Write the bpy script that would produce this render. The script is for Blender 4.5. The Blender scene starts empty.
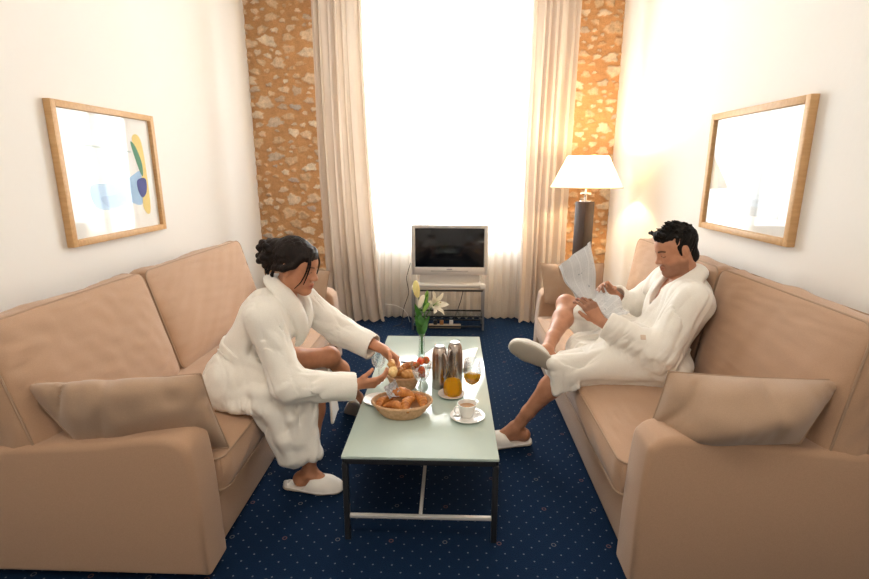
import bpy, bmesh, math, random
import numpy as np
from mathutils import Vector, Matrix
random.seed(7); RNG = np.random.RandomState(7)
PI = math.pi
C = bpy.context.scene.collection
V = lambda *a: np.array(a, float)

# ------------------------------------------------------------------ materials
MATS = {}
def new_mat(name):
    m = bpy.data.materials.new(name); m.use_nodes = True
    nt = m.node_tree; nt.nodes.clear()
    out = nt.nodes.new('ShaderNodeOutputMaterial')
    return m, nt, out
def N(nt, t, **k):
    n = nt.nodes.new(t)
    for a, v in k.items():
        if a.startswith('i_'): n.inputs[a[2:].replace('_', ' ')].default_value = v
        else: setattr(n, a, v)
    return n
def c4(c): return (c[0], c[1], c[2], 1)
def mat(name, col, rough=.5, metal=0, noise=None, bump=None, sheen=0, spec=.5, coat=0, attr=None, emit=None, trans=0, ior=1.45):
    """principled; noise=(scale, second colour, detail, stretch); bump=(scale, strength, distance)"""
    if name in MATS: return MATS[name]
    m, nt, out = new_mat(name)
    p = N(nt, 'ShaderNodeBsdfPrincipled'); L = nt.links.new
    p.inputs['Base Color'].default_value = c4(col); p.inputs['Roughness'].default_value = rough
    p.inputs['Metallic'].default_value = metal; p.inputs['Specular IOR Level'].default_value = spec
    p.inputs['Sheen Weight'].default_value = sheen; p.inputs['Coat Weight'].default_value = coat
    p.inputs['Transmission Weight'].default_value = trans; p.inputs['IOR'].default_value = ior
    tc = N(nt, 'ShaderNodeTexCoord')
    if attr:
        a = N(nt, 'ShaderNodeAttribute', attribute_name='Col'); src = a.outputs['Color']
        L(src, p.inputs['Base Color'])
    if noise:
        mp = N(nt, 'ShaderNodeMapping'); L(tc.outputs['Object'], mp.inputs[0])
        mp.inputs['Scale'].default_value = noise[3] if len(noise) > 3 else (1, 1, 1)
        t = N(nt, 'ShaderNodeTexNoise'); t.inputs['Scale'].default_value = noise[0]; t.inputs['Detail'].default_value = noise[2]
        L(mp.outputs[0], t.inputs['Vector'])
        r = N(nt, 'ShaderNodeValToRGB'); L(t.outputs['Fac'], r.inputs[0])
        r.color_ramp.elements[0].position = .35; r.color_ramp.elements[1].position = .65
        r.color_ramp.elements[0].color = c4(noise[1]); r.color_ramp.elements[1].color = c4(col)
        if attr:
            mx = N(nt, 'ShaderNodeMix', data_type='RGBA', blend_type='MULTIPLY'); mx.inputs[0].default_value = 1
            L(a.outputs['Color'], mx.inputs[6]); L(r.outputs[0], mx.inputs[7]); L(mx.outputs[2], p.inputs['Base Color'])
        else: L(r.outputs[0], p.inputs['Base Color'])
    if bump:
        t2 = N(nt, 'ShaderNodeTexNoise'); t2.inputs['Scale'].default_value = bump[0]; t2.inputs['Detail'].default_value = 4
        L(tc.outputs['Object'], t2.inputs['Vector'])
        b = N(nt, 'ShaderNodeBump'); b.inputs['Strength'].default_value = bump[1]; b.inputs['Distance'].default_value = bump[2]
        L(t2.outputs['Fac'], b.inputs['Height']); L(b.outputs[0], p.inputs['Normal'])
    if emit:
        p.inputs['Emission Color'].default_value = c4(emit[0]); p.inputs['Emission Strength'].default_value = emit[1]
    L(p.outputs[0], out.inputs[0]); MATS[name] = m
    return m
def glass_mat(name, tint=(1, 1, 1), rough=0.0, ior=1.45, body=0.0, bodycol=(1, 1, 1)):
    """thin clear glass: see-through, mirror reflection by fresnel, a little body colour"""
    m, nt, out = new_mat(name); L = nt.links.new
    lw = N(nt, 'ShaderNodeLayerWeight'); lw.inputs[0].default_value = .5
    pw = N(nt, 'ShaderNodeMath', operation='POWER'); L(lw.outputs['Facing'], pw.inputs[0]); pw.inputs[1].default_value = 5
    f0 = ((ior - 1) / (ior + 1)) ** 2; fr = N(nt, 'ShaderNodeMath', operation='MULTIPLY_ADD'); L(pw.outputs[0], fr.inputs[0]); fr.inputs[1].default_value = 1 - f0; fr.inputs[2].default_value = f0
    tr = N(nt, 'ShaderNodeBsdfTransparent'); tr.inputs[0].default_value = c4(tint)
    gl = N(nt, 'ShaderNodeBsdfGlossy'); gl.inputs['Roughness'].default_value = rough
    df = N(nt, 'ShaderNodeBsdfDiffuse'); df.inputs[0].default_value = c4(bodycol)
    m0 = N(nt, 'ShaderNodeMixShader'); m0.inputs[0].default_value = body; L(tr.outputs[0], m0.inputs[1]); L(df.outputs[0], m0.inputs[2])
    mx = N(nt, 'ShaderNodeMixShader'); L(fr.outputs[0], mx.inputs[0]); L(m0.outputs[0], mx.inputs[1]); L(gl.outputs[0], mx.inputs[2])
    L(mx.outputs[0], out.inputs[0]); return m
def glass_solid(name, col, clear=.62):
    m, nt, out = new_mat(name); L = nt.links.new
    g = N(nt, 'ShaderNodeBsdfGlass'); g.inputs['Color'].default_value = c4(col); g.inputs['Roughness'].default_value = 0; g.inputs['IOR'].default_value = 1.46
    tr = N(nt, 'ShaderNodeBsdfTransparent'); mx = N(nt, 'ShaderNodeMixShader'); mx.inputs[0].default_value = clear
    L(g.outputs[0], mx.inputs[1]); L(tr.outputs[0], mx.inputs[2]); L(mx.outputs[0], out.inputs[0]); return m
def cloth_translucent(name, col, tcol, fac, transp=0.0, bump=None):
    m, nt, out = new_mat(name); L = nt.links.new
    d = N(nt, 'ShaderNodeBsdfDiffuse'); d.inputs[0].default_value = c4(col)
    t = N(nt, 'ShaderNodeBsdfTranslucent'); t.inputs[0].default_value = c4(tcol)
    mx = N(nt, 'ShaderNodeMixShader'); mx.inputs[0].default_value = fac; L(d.outputs[0], mx.inputs[1]); L(t.outputs[0], mx.inputs[2])
    last = mx
    if transp > 0:
        tr = N(nt, 'ShaderNodeBsdfTransparent'); m2 = N(nt, 'ShaderNodeMixShader'); m2.inputs[0].default_value = transp
        L(mx.outputs[0], m2.inputs[1]); L(tr.outputs[0], m2.inputs[2]); last = m2
    if bump:
        tc = N(nt, 'ShaderNodeTexCoord'); t2 = N(nt, 'ShaderNodeTexNoise'); t2.inputs['Scale'].default_value = bump[0]
        L(tc.outputs['Object'], t2.inputs['Vector']); b = N(nt, 'ShaderNodeBump'); b.inputs['Strength'].default_value = bump[1]; b.inputs['Distance'].default_value = bump[2]
        L(t2.outputs['Fac'], b.inputs['Height']); L(b.outputs[0], d.inputs['Normal'])
    L(last.outputs[0], out.inputs[0]); return m

M_WALL = mat('white plaster', (.86, .83, .79), .9, bump=(30, .15, .004))
M_CEIL = mat('ceiling paint', (.85, .83, .80), .95)
M_SOFA = mat('beige sofa fabric', (.46, .285, .18), .85, noise=(420, (.41, .25, .155), 3), bump=(700, .35, .0012), sheen=.25)
M_PILLOW = mat('beige pillow fabric', (.41, .275, .185), .85, noise=(420, (.36, .24, .16), 3), bump=(700, .3, .0012), sheen=.25)
M_PIPE = mat('beige piping', (.37, .25, .17), .85)
M_ROBE = mat('cream terry cloth', (.92, .88, .81), .95, noise=(300, (.86, .82, .745), 4), bump=(380, .55, .003), sheen=.5)
M_SKIN = mat('skin', (1, 1, 1), .5, attr=True, noise=(35, (.90, .86, .84), 3), bump=(260, .10, .001))
M_HAIRW = mat('dark brown hair', (.016, .008, .006), .55, spec=.25, noise=(90, (.006, .0035, .003), 3, (1, 1, .25)), bump=(240, .6, .004))
M_HAIRM = mat('black hair', (.007, .0055, .005), .6, spec=.2, noise=(110, (.013, .010, .008), 3), bump=(260, .7, .005))
M_SLIP = mat('white slipper towelling', (.84, .80, .74), .9, bump=(420, .4, .002))
M_SOLE = mat('pale slipper sole', (.48, .43, .36), .8, bump=(300, .2, .001))
M_EYE = mat('eye', (1, 1, 1), .15, attr=True)
M_STEEL = mat('brushed steel', (.54, .475, .43), .27, 1, noise=(60, (.43, .37, .33), 2, (1, 1, .05)))
M_CHROME = mat('chrome', (.82, .81, .79), .12, 1)
M_SATIN = mat('satin metal', (.80, .78, .74), .45, .6)
M_BLACK = mat('dark steel', (.028, .03, .034), .35, .3)
M_TOP = mat('frosted green glass', (.47, .565, .515), .035, 0, spec=.75, coat=.3)
M_PORC = mat('white porcelain', (.85, .83, .79), .12)
M_WOOD = mat('pale beech wood', (.68, .42, .20), .45, noise=(9, (.60, .35, .155), 5, (1, 8, 8)))
M_LAMPWOOD = mat('dark brown wood', (.045, .022, .014), .35, noise=(14, (.028, .013, .008), 4, (8, 8, 1)))
M_MATBOARD = mat('white mat board', (.90, .89, .86), .8)
M_TV = mat('silver plastic', (.66, .63, .60), .35, .25)
M_SCREEN = mat('dark screen', (.008, .009, .012), .12, 0)
M_STANDTOP = mat('pale stand shelf', (.62, .55, .45), .35)
M_GLASS = glass_solid('clear glass', (1, 1, 1))
M_GLASS2 = glass_solid('clear glass thick', (.97, .99, .98), .82)
M_PANE = glass_mat('window glass', (.97, .98, .98))
M_PICGLASS = glass_mat('picture glass', (1, 1, 1), ior=1.33)
M_OJ = cloth_translucent('orange juice', (1, .60, .02), (1, .62, .02), .6)
M_WICKER = mat('pale wicker', (.72, .46, .27), .7, noise=(70, (.58, .34, .18), 4), bump=(200, .4, .003))
M_CRUST = mat('baked crust', (.62, .25, .055), .42, noise=(38, (.36, .11, .022), 5), bump=(120, .4, .003))
M_CRUSTL = mat('golden crust', (.76, .42, .13), .5, noise=(40, (.52, .22, .06), 5), bump=(120, .4, .003))
M_CRUMB = mat('soft bread', (.88, .66, .32), .8, noise=(90, (.75, .48, .2), 4), bump=(160, .6, .003))
M_BERRY = mat('red strawberry', (.72, .022, .02), .25, noise=(260, (.80, .22, .06), 2))
M_LEAF = mat('green leaf', (.06, .22, .03), .4, noise=(18, (.035, .13, .02), 3))
M_LEAFL = mat('light green leaf', (.22, .40, .07), .45)
M_PETAL = cloth_translucent('lily petal', (.92, .87, .76), (.90, .80, .58), .25)
M_BUD = mat('yellow lily bud', (.86, .70, .30), .5, noise=(14, (.60, .60, .2), 3, (1, 1, .4)))
M_WHITE = mat('white paper', (.88, .88, .87), .7)
M_WATER = glass_mat('water', (.90, .97, .92), ior=1.33)
M_CELLO = mat('crinkled wrapper', (.75, .74, .76), .2, .4, bump=(140, 1, .01))
M_JAM = mat('red jam', (.55, .06, .03), .15)
M_CABLE = mat('dark cable', (.03, .03, .03), .5)
M_PLUG = mat('white plastic', (.82, .81, .78), .4)
M_WINFRAME = mat('white window frame', (.8, .78, .74), .5)
M_CURT = cloth_translucent('cream lined curtain', (.64, .55, .475), (.75, .60, .46), .13, bump=(500, .3, .001))
M_SHEER = cloth_translucent('white sheer curtain', (.66, .575, .49), (.93, .90, .86), .55, .32)
M_SHADE = cloth_translucent('cream lamp shade', (.88, .82, .70), (.95, .84, .64), .6)

# ------------------------------------------------------------------ mesh helpers
def empty(name, loc, label, cat, group=None, rotz=0):
    o = bpy.data.objects.new(name, None); C.objects.link(o); o.location = loc; o.rotation_euler = (0, 0, rotz)
    o.empty_display_size = .05
    tag(o, label, cat, group); return o
def tag(o, label, cat, group=None):
    o['label'] = label; o['category'] = cat
    if group: o['group'] = group
    return o
class MB:
    """collects shapes into one mesh"""
    def __init__(s): s.v = []; s.f = []; s.n = 0; s.c = []
    def add(s, v, f, col=None):
        v = np.asarray(v, float).reshape(-1, 3); s.v.append(v)
        s.f += [tuple(int(i) + s.n for i in q) for q in f]; s.n += len(v)
        s.c.append(np.tile(np.array(col if col is not None else (1, 1, 1), float), (len(v), 1)))
        return s
    def xf(s, fn): s.v = [fn(np.vstack(s.v))] if s.v else []; s.c = [np.vstack(s.c)]; return s
    def box(s, c, d, bev=.0, seg=2, R=None, col=None):
        bm = bmesh.new(); bmesh.ops.create_cube(bm, size=1)
        for v in bm.verts: v.co = Vector((v.co.x * d[0], v.co.y * d[1], v.co.z * d[2]))
        if bev > 0: bmesh.ops.bevel(bm, geom=bm.edges[:], offset=bev, segments=seg, profile=.5, affect='EDGES')
        bm.verts.ensure_lookup_table(); v = np.array([x.co[:] for x in bm.verts]); f = [[q.index for q in fc.verts] for fc in bm.faces]; bm.free()
        if R is not None: v = v @ np.asarray(R).T
        return s.add(v + np.asarray(c, float), f, col)
    def prism(s, pts, a0, a1, axis=1, bev=0, seg=3, col=None, rim=False):
        """outline pts (u,w) in the plane normal to axis, from a0 to a1"""
        bm = bmesh.new(); n = len(pts)
        def P3(u, w, a): return {1: (u, a, w), 0: (a, u, w), 2: (u, w, a)}[axis]
        A = [bm.verts.new(P3(u, w, a0)) for u, w in pts]; B = [bm.verts.new(P3(u, w, a1)) for u, w in pts]
        bm.faces.new(A); bm.faces.new(B[::-1])
        for i in range(n): bm.faces.new((A[i], B[i], B[(i + 1) % n], A[(i + 1) % n]))
        bmesh.ops.recalc_face_normals(bm, faces=bm.faces[:])
        if bev > 0:
            es = [e for e in bm.edges if len(e.link_faces) == 2 and e.calc_face_angle(0) > .6 and not (rim and abs(e.verts[0].co[axis] - e.verts[1].co[axis]) > 1e-5)]
            bmesh.ops.bevel(bm, geom=es, offset=bev, segments=seg, profile=.5, affect='EDGES')
        bm.verts.ensure_lookup_table(); bm.verts.index_update()
        v = [x.co[:] for x in bm.verts]; f = [[q.index for q in fc.verts] for fc in bm.faces]; bm.free()
        return s.add(v, f, col)
    def lathe(s, prof, c=(0, 0, 0), n=32, sx=1, sy=1, close=False, fn=None, col=None):
        prof = np.array(prof, float); a = np.arange(n) * 2 * PI / n; m = len(prof)
        r = prof[:, 0][:, None]; z = prof[:, 1][:, None]
        x = r * np.cos(a) * sx; y = r * np.sin(a) * sy; zz = np.repeat(z, n, 1)
        v = np.stack([x, y, zz], -1).reshape(-1, 3)
        if fn is not None: v = fn(v, np.tile(a, m), np.repeat(np.arange(m), n))
        f = [(i * n + j, i * n + (j + 1) % n, (i + 1) * n + (j + 1) % n, (i + 1) * n + j) for i in range(m - 1) for j in range(n)]
        if close: f += [tuple(range(n))[::-1], tuple((m - 1) * n + j for j in range(n))]
        return s.add(v + np.asarray(c, float), f, col)
    def tube(s, pts, r, n=8, cap=True, flat=1.0, col=None):
        pts = np.array(pts, float); m = len(pts); r = np.full(m, r) if np.isscalar(r) else np.array(r, float)
        t = np.gradient(pts, axis=0); t /= np.linalg.norm(t, axis=1)[:, None] + 1e-12
        up = V(0, 0, 1) if abs(t[0, 2]) < .9 else V(1, 0, 0); vs = []
        a = np.cross(t[0], up); a /= np.linalg.norm(a)
        for i in range(m):
            a = a - t[i] * (a @ t[i]); a /= np.linalg.norm(a) + 1e-12; b = np.cross(t[i], a)
            for k in range(n):
                q = 2 * PI * k / n; vs.append(pts[i] + r[i] * (math.cos(q) * a + math.sin(q) * b * flat))
        f = [(i * n + j, i * n + (j + 1) % n, (i + 1) * n + (j + 1) % n, (i + 1) * n + j) for i in range(m - 1) for j in range(n)]
        if cap: f += [tuple(range(n))[::-1], tuple((m - 1) * n + j for j in range(n))]
        return s.add(vs, f, col)
    def grid(s, P, thick=0, col=None):
        """P (n,m,3) sheet, optionally given thickness"""
        n, m, _ = P.shape; idx = np.arange(n * m).reshape(n, m)
        q = [(idx[i, j], idx[i + 1, j], idx[i + 1, j + 1], idx[i, j + 1]) for i in range(n - 1) for j in range(m - 1)]
        if not thick: return s.add(P.reshape(-1, 3), q, col)
        du = np.gradient(P, axis=0); dv = np.gradient(P, axis=1); nn = np.cross(du, dv); nn /= np.linalg.norm(nn, axis=2)[..., None] + 1e-12
        A = (P + nn * thick / 2).reshape(-1, 3); B = (P - nn * thick / 2).reshape(-1, 3); k = n * m
        f = q + [tuple(x + k for x in t[::-1]) for t in q]
        rim = [idx[i, 0] for i in range(n)] + [idx[-1, j] for j in range(1, m)] + [idx[i, -1] for i in range(n - 2, -1, -1)] + [idx[0, j] for j in range(m - 2, 0, -1)]
        L = len(rim)
        f += [(rim[i], rim[(i + 1) % L], rim[(i + 1) % L] + k, rim[i] + k) for i in range(L)]
        return s.add(np.vstack([A, B]), f, col)
    def build(s, name, m, parent=None, off=(0, 0, 0), smooth=True, attr=False, angle=40, recalc=True):
        v = np.vstack(s.v) - np.asarray(off, float)
        return link_mesh(name, v, s.f, m, parent, smooth, np.vstack(s.c) if attr else None, angle, recalc)
def link_mesh(name, v, f, m, parent=None, smooth=True, cols=None, angle=40, recalc=True):
    me = bpy.data.meshes.new(name); me.from_pydata(np.asarray(v).tolist(), [], f if isinstance(f, list) else f.tolist()); me.update()
    if recalc:
        bm = bmesh.new(); bm.from_mesh(me); bmesh.ops.recalc_face_normals(bm, faces=bm.faces[:]); bm.to_mesh(me); bm.free()
    if cols is not None:
        a = me.color_attributes.new('Col', 'FLOAT_COLOR', 'POINT')
        a.data.foreach_set('color', np.hstack([cols, np.ones((len(cols), 1))]).astype(np.float32).ravel())
    if smooth:
        me.polygons.foreach_set('use_smooth', [True] * len(me.polygons))
        if angle and angle < 180: me.set_sharp_from_angle(angle=math.radians(angle))
    for mm in (m if isinstance(m, (list, tuple)) else [m]): me.materials.append(mm)
    o = bpy.data.objects.new(name, me); C.objects.link(o)
    if parent is not None: o.parent = parent
    return o
def copy_tree(o, parent=None):
    c = o.copy(); C.objects.link(c)
    if parent is not None: c.parent = parent
    for ch in list(o.children): copy_tree(ch, c)
    return c
def struct(name, mb, m, **k):
    o = mb.build(name, m, **k); o['kind'] = 'structure'; return o
def pnoise(p, f, seed=0):
    """smooth cheap 3D noise in about -1..1"""
    r = np.random.RandomState(seed); s = 0; w = 0
    for i in range(5):
        d = r.normal(size=3); d /= np.linalg.norm(d); e = r.normal(size=3); e /= np.linalg.norm(e)
        ff = f * r.uniform(.7, 1.5); ph = r.uniform(0, 7, 2)
        s = s + np.sin((p @ d) * ff * 6.28 + ph[0] + 1.6 * np.sin((p @ e) * ff * 4.1 + ph[1])); w += 1
    return s / w * 1.4
def folds(p, u, lam, A, seed=0):
    """cloth folds running along u"""
    u = np.asarray(u, float); u = u / np.linalg.norm(u); a = np.cross(u, V(.3, .5, .8)); a /= np.linalg.norm(a); b = np.cross(u, a)
    s0 = seed * 1.7
    ph = 6.28 / lam * (p @ a) + 1.3 * np.sin(6.28 / (lam * 5.1) * (p @ u) + s0) + 1.0 * np.sin(6.28 / (lam * 2.9) * (p @ b) + s0 * 2)
    ph2 = 6.28 / lam * (p @ b) * .8 + 1.3 * np.sin(6.28 / (lam * 5.7) * (p @ u) + s0 + 2)
    env = .5 + .5 * np.sin(6.28 / (lam * 4.3) * (p @ u) + s0 * 3 + 1.5 * np.sin(6.28 / (lam * 5) * (p @ a)))
    ph3 = 6.28 / (lam * .47) * (p @ (a * .8 + b * .6)) + 1.5 * np.sin(6.28 / (lam * 2.9) * (p @ u) + s0 * 4) + np.sin(6.28 / (lam * 1.3) * (p @ b) + s0)
    return A * ((2 * np.abs(np.sin(ph / 2)) ** .75 - 1.1) * .55 + (2 * np.abs(np.sin(ph2 / 2)) - 1.1) * .35 + (2 * np.abs(np.sin(ph3 / 2)) - 1.1) * .26 * env - .95 * np.exp(-(np.sin(ph * .5 + ph2 * .25 + 1) / .20) ** 2) * env) * (.35 + .65 * env)

# ------------------------------------------------------------------ distance-field modelling for soft bodies
class Field:
    def __init__(s, lo, hi, h):
        s.lo = np.array(lo, float); s.h = h; s.n = np.ceil((np.array(hi) - s.lo) / h).astype(int) + 1
        s.D = np.full(tuple(s.n), .5, np.float32)
    def region(s, lo, hi):
        a = np.clip(np.floor((np.array(lo) - s.lo) / s.h).astype(int), 0, s.n - 1); b = np.clip(np.ceil((np.array(hi) - s.lo) / s.h).astype(int) + 1, 1, s.n)
        if (b <= a).any(): return None, None
        ax = [s.lo[i] + s.h * np.arange(a[i], b[i]) for i in range(3)]
        g = np.stack(np.meshgrid(*ax, indexing='ij'), -1)
        return tuple(slice(a[i], b[i]) for i in range(3)), g
    def put(s, fn, lo, hi, k=.01, mode='add'):
        m = .012 + k
        sl, g = s.region(np.array(lo) - m, np.array(hi) + m)
        if sl is None: return
        d = fn(g).astype(np.float32); D = s.D[sl]
        if mode == 'add':
            hh = np.maximum(k - np.abs(d - D), 0) / k; s.D[sl] = np.minimum(d, D) - hh * hh * k / 4
        else:
            d = -d; hh = np.maximum(k - np.abs(d - D), 0) / k; s.D[sl] = np.maximum(d, D) + hh * hh * k / 4
    def cone(s, a, b, r1, r2=None, k=.02, mode='add', flat=None, w=None):
        """tapered capsule; flat=(axis, factor) squeezes the section along axis; w=wrinkle function"""
        a = np.array(a, float); b = np.array(b, float); r2 = r1 if r2 is None else r2; R = max(r1, r2) * 1.0 + .02
        def fn(p):
            ab = b - a; q = p - a; t = np.clip((q @ ab) / (ab @ ab + 1e-12), 0, 1); e = q - t[..., None] * ab; f = 1
            if flat is not None:
                ax = np.asarray(flat[0], float); ax = ax / np.linalg.norm(ax); c = e @ ax; e = e + (c * (1 / flat[1] - 1))[..., None] * ax
                l = np.linalg.norm(e, axis=-1); rr = r1 + (r2 - r1) * t
                d = (l - rr) * np.where(l > 1e-6, 1, 1) * flat[1] ** .5
            else: d = np.linalg.norm(e, axis=-1) - (r1 + (r2 - r1) * t)
            if w is not None: d = d - w(p)
            return d
        s.put(fn, np.minimum(a, b) - R, np.maximum(a, b) + R, k, mode)
    def chain(s, pts, rs, k=.015, **kw):
        for i in range(len(pts) - 1): s.cone(pts[i], pts[i + 1], rs[i] if not np.isscalar(rs) else rs, rs[i + 1] if not np.isscalar(rs) else rs, k, **kw)
    def ell(s, c, r, R=None, k=.02, mode='add', w=None):
        c = np.array(c, float); r = np.array(r, float); R = np.eye(3) if R is None else np.asarray(R)
        ext = np.abs(R) @ r
        def fn(p):
            q = (p - c) @ R; k0 = np.linalg.norm(q / r, axis=-1); k1 = np.linalg.norm(q / (r * r), axis=-1) + 1e-9
            d = k0 * (k0 - 1) / k1
            return d - w(p) if w is not None else d
        s.put(fn, c - ext - .01, c + ext + .01, k, mode)
    def sheet(s, a, b, c, th, k=.012, w=None, mode='add'):
        """thick triangle"""
        a, b, c = (np.array(x, float) for x in (a, b, c))
        def fn(p):
            ba = b - a; pa = p - a; cb = c - b; pb = p - b; ac = a - c; pc = p - c; nor = np.cross(ba, ac)
            def sg(e, q): return np.sign(q @ np.cross(e, nor))
            inside = (sg(ba, pa) + sg(cb, pb) + sg(ac, pc)) >= 2
            def sq(e, q): return ((e * np.clip((q @ e) / (e @ e), 0, 1)[..., None] - q) ** 2).sum(-1)
            d2 = np.where(inside, (pa @ nor) ** 2 / (nor @ nor), np.minimum(np.minimum(sq(ba, pa), sq(cb, pb)), sq(ac, pc)))
            d = np.sqrt(d2) - th
            return d - w(p) if w is not None else d
        P = np.array([a, b, c]); s.put(fn, P.min(0) - th - .02, P.max(0) + th + .02, k, mode)
    def mesh(s):
        D = s.D; I = D < 0
        S = I[:-1, :-1, :-1].astype(np.uint8)
        for dx, dy, dz in [(1,0,0),(0,1,0),(0,0,1),(1,1,0),(1,0,1),(0,1,1),(1,1,1)]:
            S = S + I[dx:D.shape[0]-1+dx, dy:D.shape[1]-1+dy, dz:D.shape[2]-1+dz]
        act = np.argwhere((S > 0) & (S < 8)); vid = np.full(S.shape, -1, np.int32); vid[tuple(act.T)] = np.arange(len(act))
        acc = np.zeros((len(act), 3)); cnt = np.zeros(len(act))
        cs = [(0,0,0),(1,0,0),(0,1,0),(1,1,0),(0,0,1),(1,0,1),(0,1,1),(1,1,1)]
        vals = [D[tuple((act + c).T)] for c in cs]
        for i in range(8):
            for j in range(i + 1, 8):
                if sum(abs(cs[i][q] - cs[j][q]) for q in range(3)) != 1: continue
                a, b = vals[i], vals[j]; m = (a < 0) != (b < 0); t = np.where(m, a / np.where(m, a - b, 1), 0)
                pt = np.array(cs[i])[None] + t[:, None] * (np.array(cs[j]) - np.array(cs[i]))[None]
                acc[m] += pt[m]; cnt[m] += 1
        v = s.lo + s.h * (act + acc / cnt[:, None])
        F = []
        for ax in range(3):
            sh = [slice(1, -1)] * 3; sh[ax] = slice(0, -1); sh2 = list(sh); sh2[ax] = slice(1, None)
            a = I[tuple(sh)]; b = I[tuple(sh2)]; e = np.argwhere(a != b)
            if not len(e): continue
            fl = a[tuple(e.T)]; o = np.ones(3, int); o[ax] = 0; e = e + o
            u, w = [(1, 2), (2, 0), (0, 1)][ax]; du = np.eye(3, dtype=int)[u]; dw = np.eye(3, dtype=int)[w]
            q = np.stack([vid[tuple((e - du - dw).T)], vid[tuple((e - dw).T)], vid[tuple(e.T)], vid[tuple((e - du).T)]], 1)
            q[~fl] = q[~fl][:, ::-1]; F.append(q)
        F = np.vstack(F); F = F[(F >= 0).all(1)]
        return v, F
def build_field(F, name, m, parent=None, off=(0, 0, 0), cols=None, disp=None):
    v, f = F.mesh(); F.D = None
    if cols is not None: cols = cols(v)
    return link_mesh(name, v - np.asarray(off, float), f, m, parent, True, cols, None, False)
def frame_of(fwd, up):
    """columns: forward(+x local), left(+y), up(+z)"""
    x = np.array(fwd, float); x /= np.linalg.norm(x); y = np.cross(up, x); y /= np.linalg.norm(y); z = np.cross(x, y)
    return np.stack([x, y, z], 1)

WORLD, LAMP, EXPO = 15.5, 26, .64
CEIL = [(-.2, .3, 19), (-.2, -1.3, 8)]
# ------------------------------------------------------------------ the room
XL, XR, YB, YF, ZC = -1.89, 1.50, 4.90, -2.2, 3.25
def carpet_material():
    m, nt, out = new_mat('navy patterned carpet'); L = nt.links.new
    p = N(nt, 'ShaderNodeBsdfPrincipled'); p.inputs['Roughness'].default_value = .95; p.inputs['Specular IOR Level'].default_value = .15
    tc = N(nt, 'ShaderNodeTexCoord'); sx = N(nt, 'ShaderNodeSeparateXYZ'); L(tc.outputs['Object'], sx.inputs[0])
    def ma(op, a, b=None, c=None):
        n = N(nt, 'ShaderNodeMath', operation=op)
        for i, v in enumerate((a, b, c)):
            if v is None: continue
            if isinstance(v, (int, float)): n.inputs[i].default_value = v
            else: L(v, n.inputs[i])
        return n.outputs[0]
    def lattice(s, ox, oy):
        """distance in metres to the nearest point of a diagonal lattice"""
        X = ma('ADD', sx.outputs[0], ox); Y = ma('ADD', sx.outputs[1], oy)
        def sq(X, Y):
            u = ma('SUBTRACT', ma('FRACT', ma('DIVIDE', X, s)), .5); v = ma('SUBTRACT', ma('FRACT', ma('DIVIDE', Y, s)), .5)
            return ma('MULTIPLY', ma('SQRT', ma('ADD', ma('MULTIPLY', u, u), ma('MULTIPLY', v, v))), s)
        return ma('MINIMUM', sq(X, Y), sq(ma('ADD', X, s / 2), ma('ADD', Y, s / 2)))
    d1 = lattice(.072, 0, 0); d2 = lattice(.432, .018, .018); d3 = lattice(.432, .234, .018)
    dot = ma('LESS_THAN', d1, .0034)
    ring = ma('MULTIPLY', ma('LESS_THAN', d2, .0098), ma('GREATER_THAN', d2, .0065))
    ring2 = ma('MULTIPLY', ma('LESS_THAN', d3, .0098), ma('GREATER_THAN', d3, .0060))
    nz = N(nt, 'ShaderNodeTexNoise'); nz.inputs['Scale'].default_value = 260; nz.inputs['Detail'].default_value = 3; L(tc.outputs['Object'], nz.inputs['Vector'])
    base = N(nt, 'ShaderNodeValToRGB'); L(nz.outputs['Fac'], base.inputs[0])
    base.color_ramp.elements[0].color = (.0008, .0048, .017, 1); base.color_ramp.elements[1].color = (.0035, .024, .070, 1)
    def mix(f, a, col):
        n = N(nt, 'ShaderNodeMix', data_type='RGBA'); L(f, n.inputs[0]); L(a, n.inputs[6]); n.inputs[7].default_value = c4(col); return n.outputs[2]
    c = mix(ma('MULTIPLY', dot, .38), base.outputs[0], (.30, .34, .40)); c = mix(ma('MULTIPLY', ring, .36), c, (.30, .28, .26)); c = mix(ma('MULTIPLY', ring2, .45), c, (.26, .12, .08))
    L(c, p.inputs['Base Color'])
    b = N(nt, 'ShaderNodeBump'); b.inputs['Strength'].default_value = .5; b.inputs['Distance'].default_value = .004; L(nz.outputs['Fac'], b.inputs['Height']); L(b.outputs[0], p.inputs['Normal'])
    L(p.outputs[0], out.inputs[0]); return m
M_CARPET = carpet_material()
T = .15
struct('floor', MB().box(((XL + XR) / 2, (YB + YF) / 2, -T / 2), (XR - XL + .8, YB - YF + .9, T)), M_CARPET, smooth=False)
struct('ceiling', MB().box(((XL + XR) / 2, (YB + YF) / 2, ZC + T / 2), (XR - XL + .8, YB - YF + .9, T)), M_CEIL, smooth=False)
struct('wall_left', MB().box((XL - T / 2, (YB + YF) / 2, ZC / 2), (T, YB - YF + .3, ZC)), M_WALL, smooth=False)
struct('wall_right', MB().box((XR + T / 2, (YB + YF) / 2, ZC / 2), (T, YB - YF + .3, ZC)), M_WALL, smooth=False)
struct('wall_front', MB().box(((XL + XR) / 2, YF - T / 2, ZC / 2), (XR - XL, T, ZC)), M_WALL, smooth=False)
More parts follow.
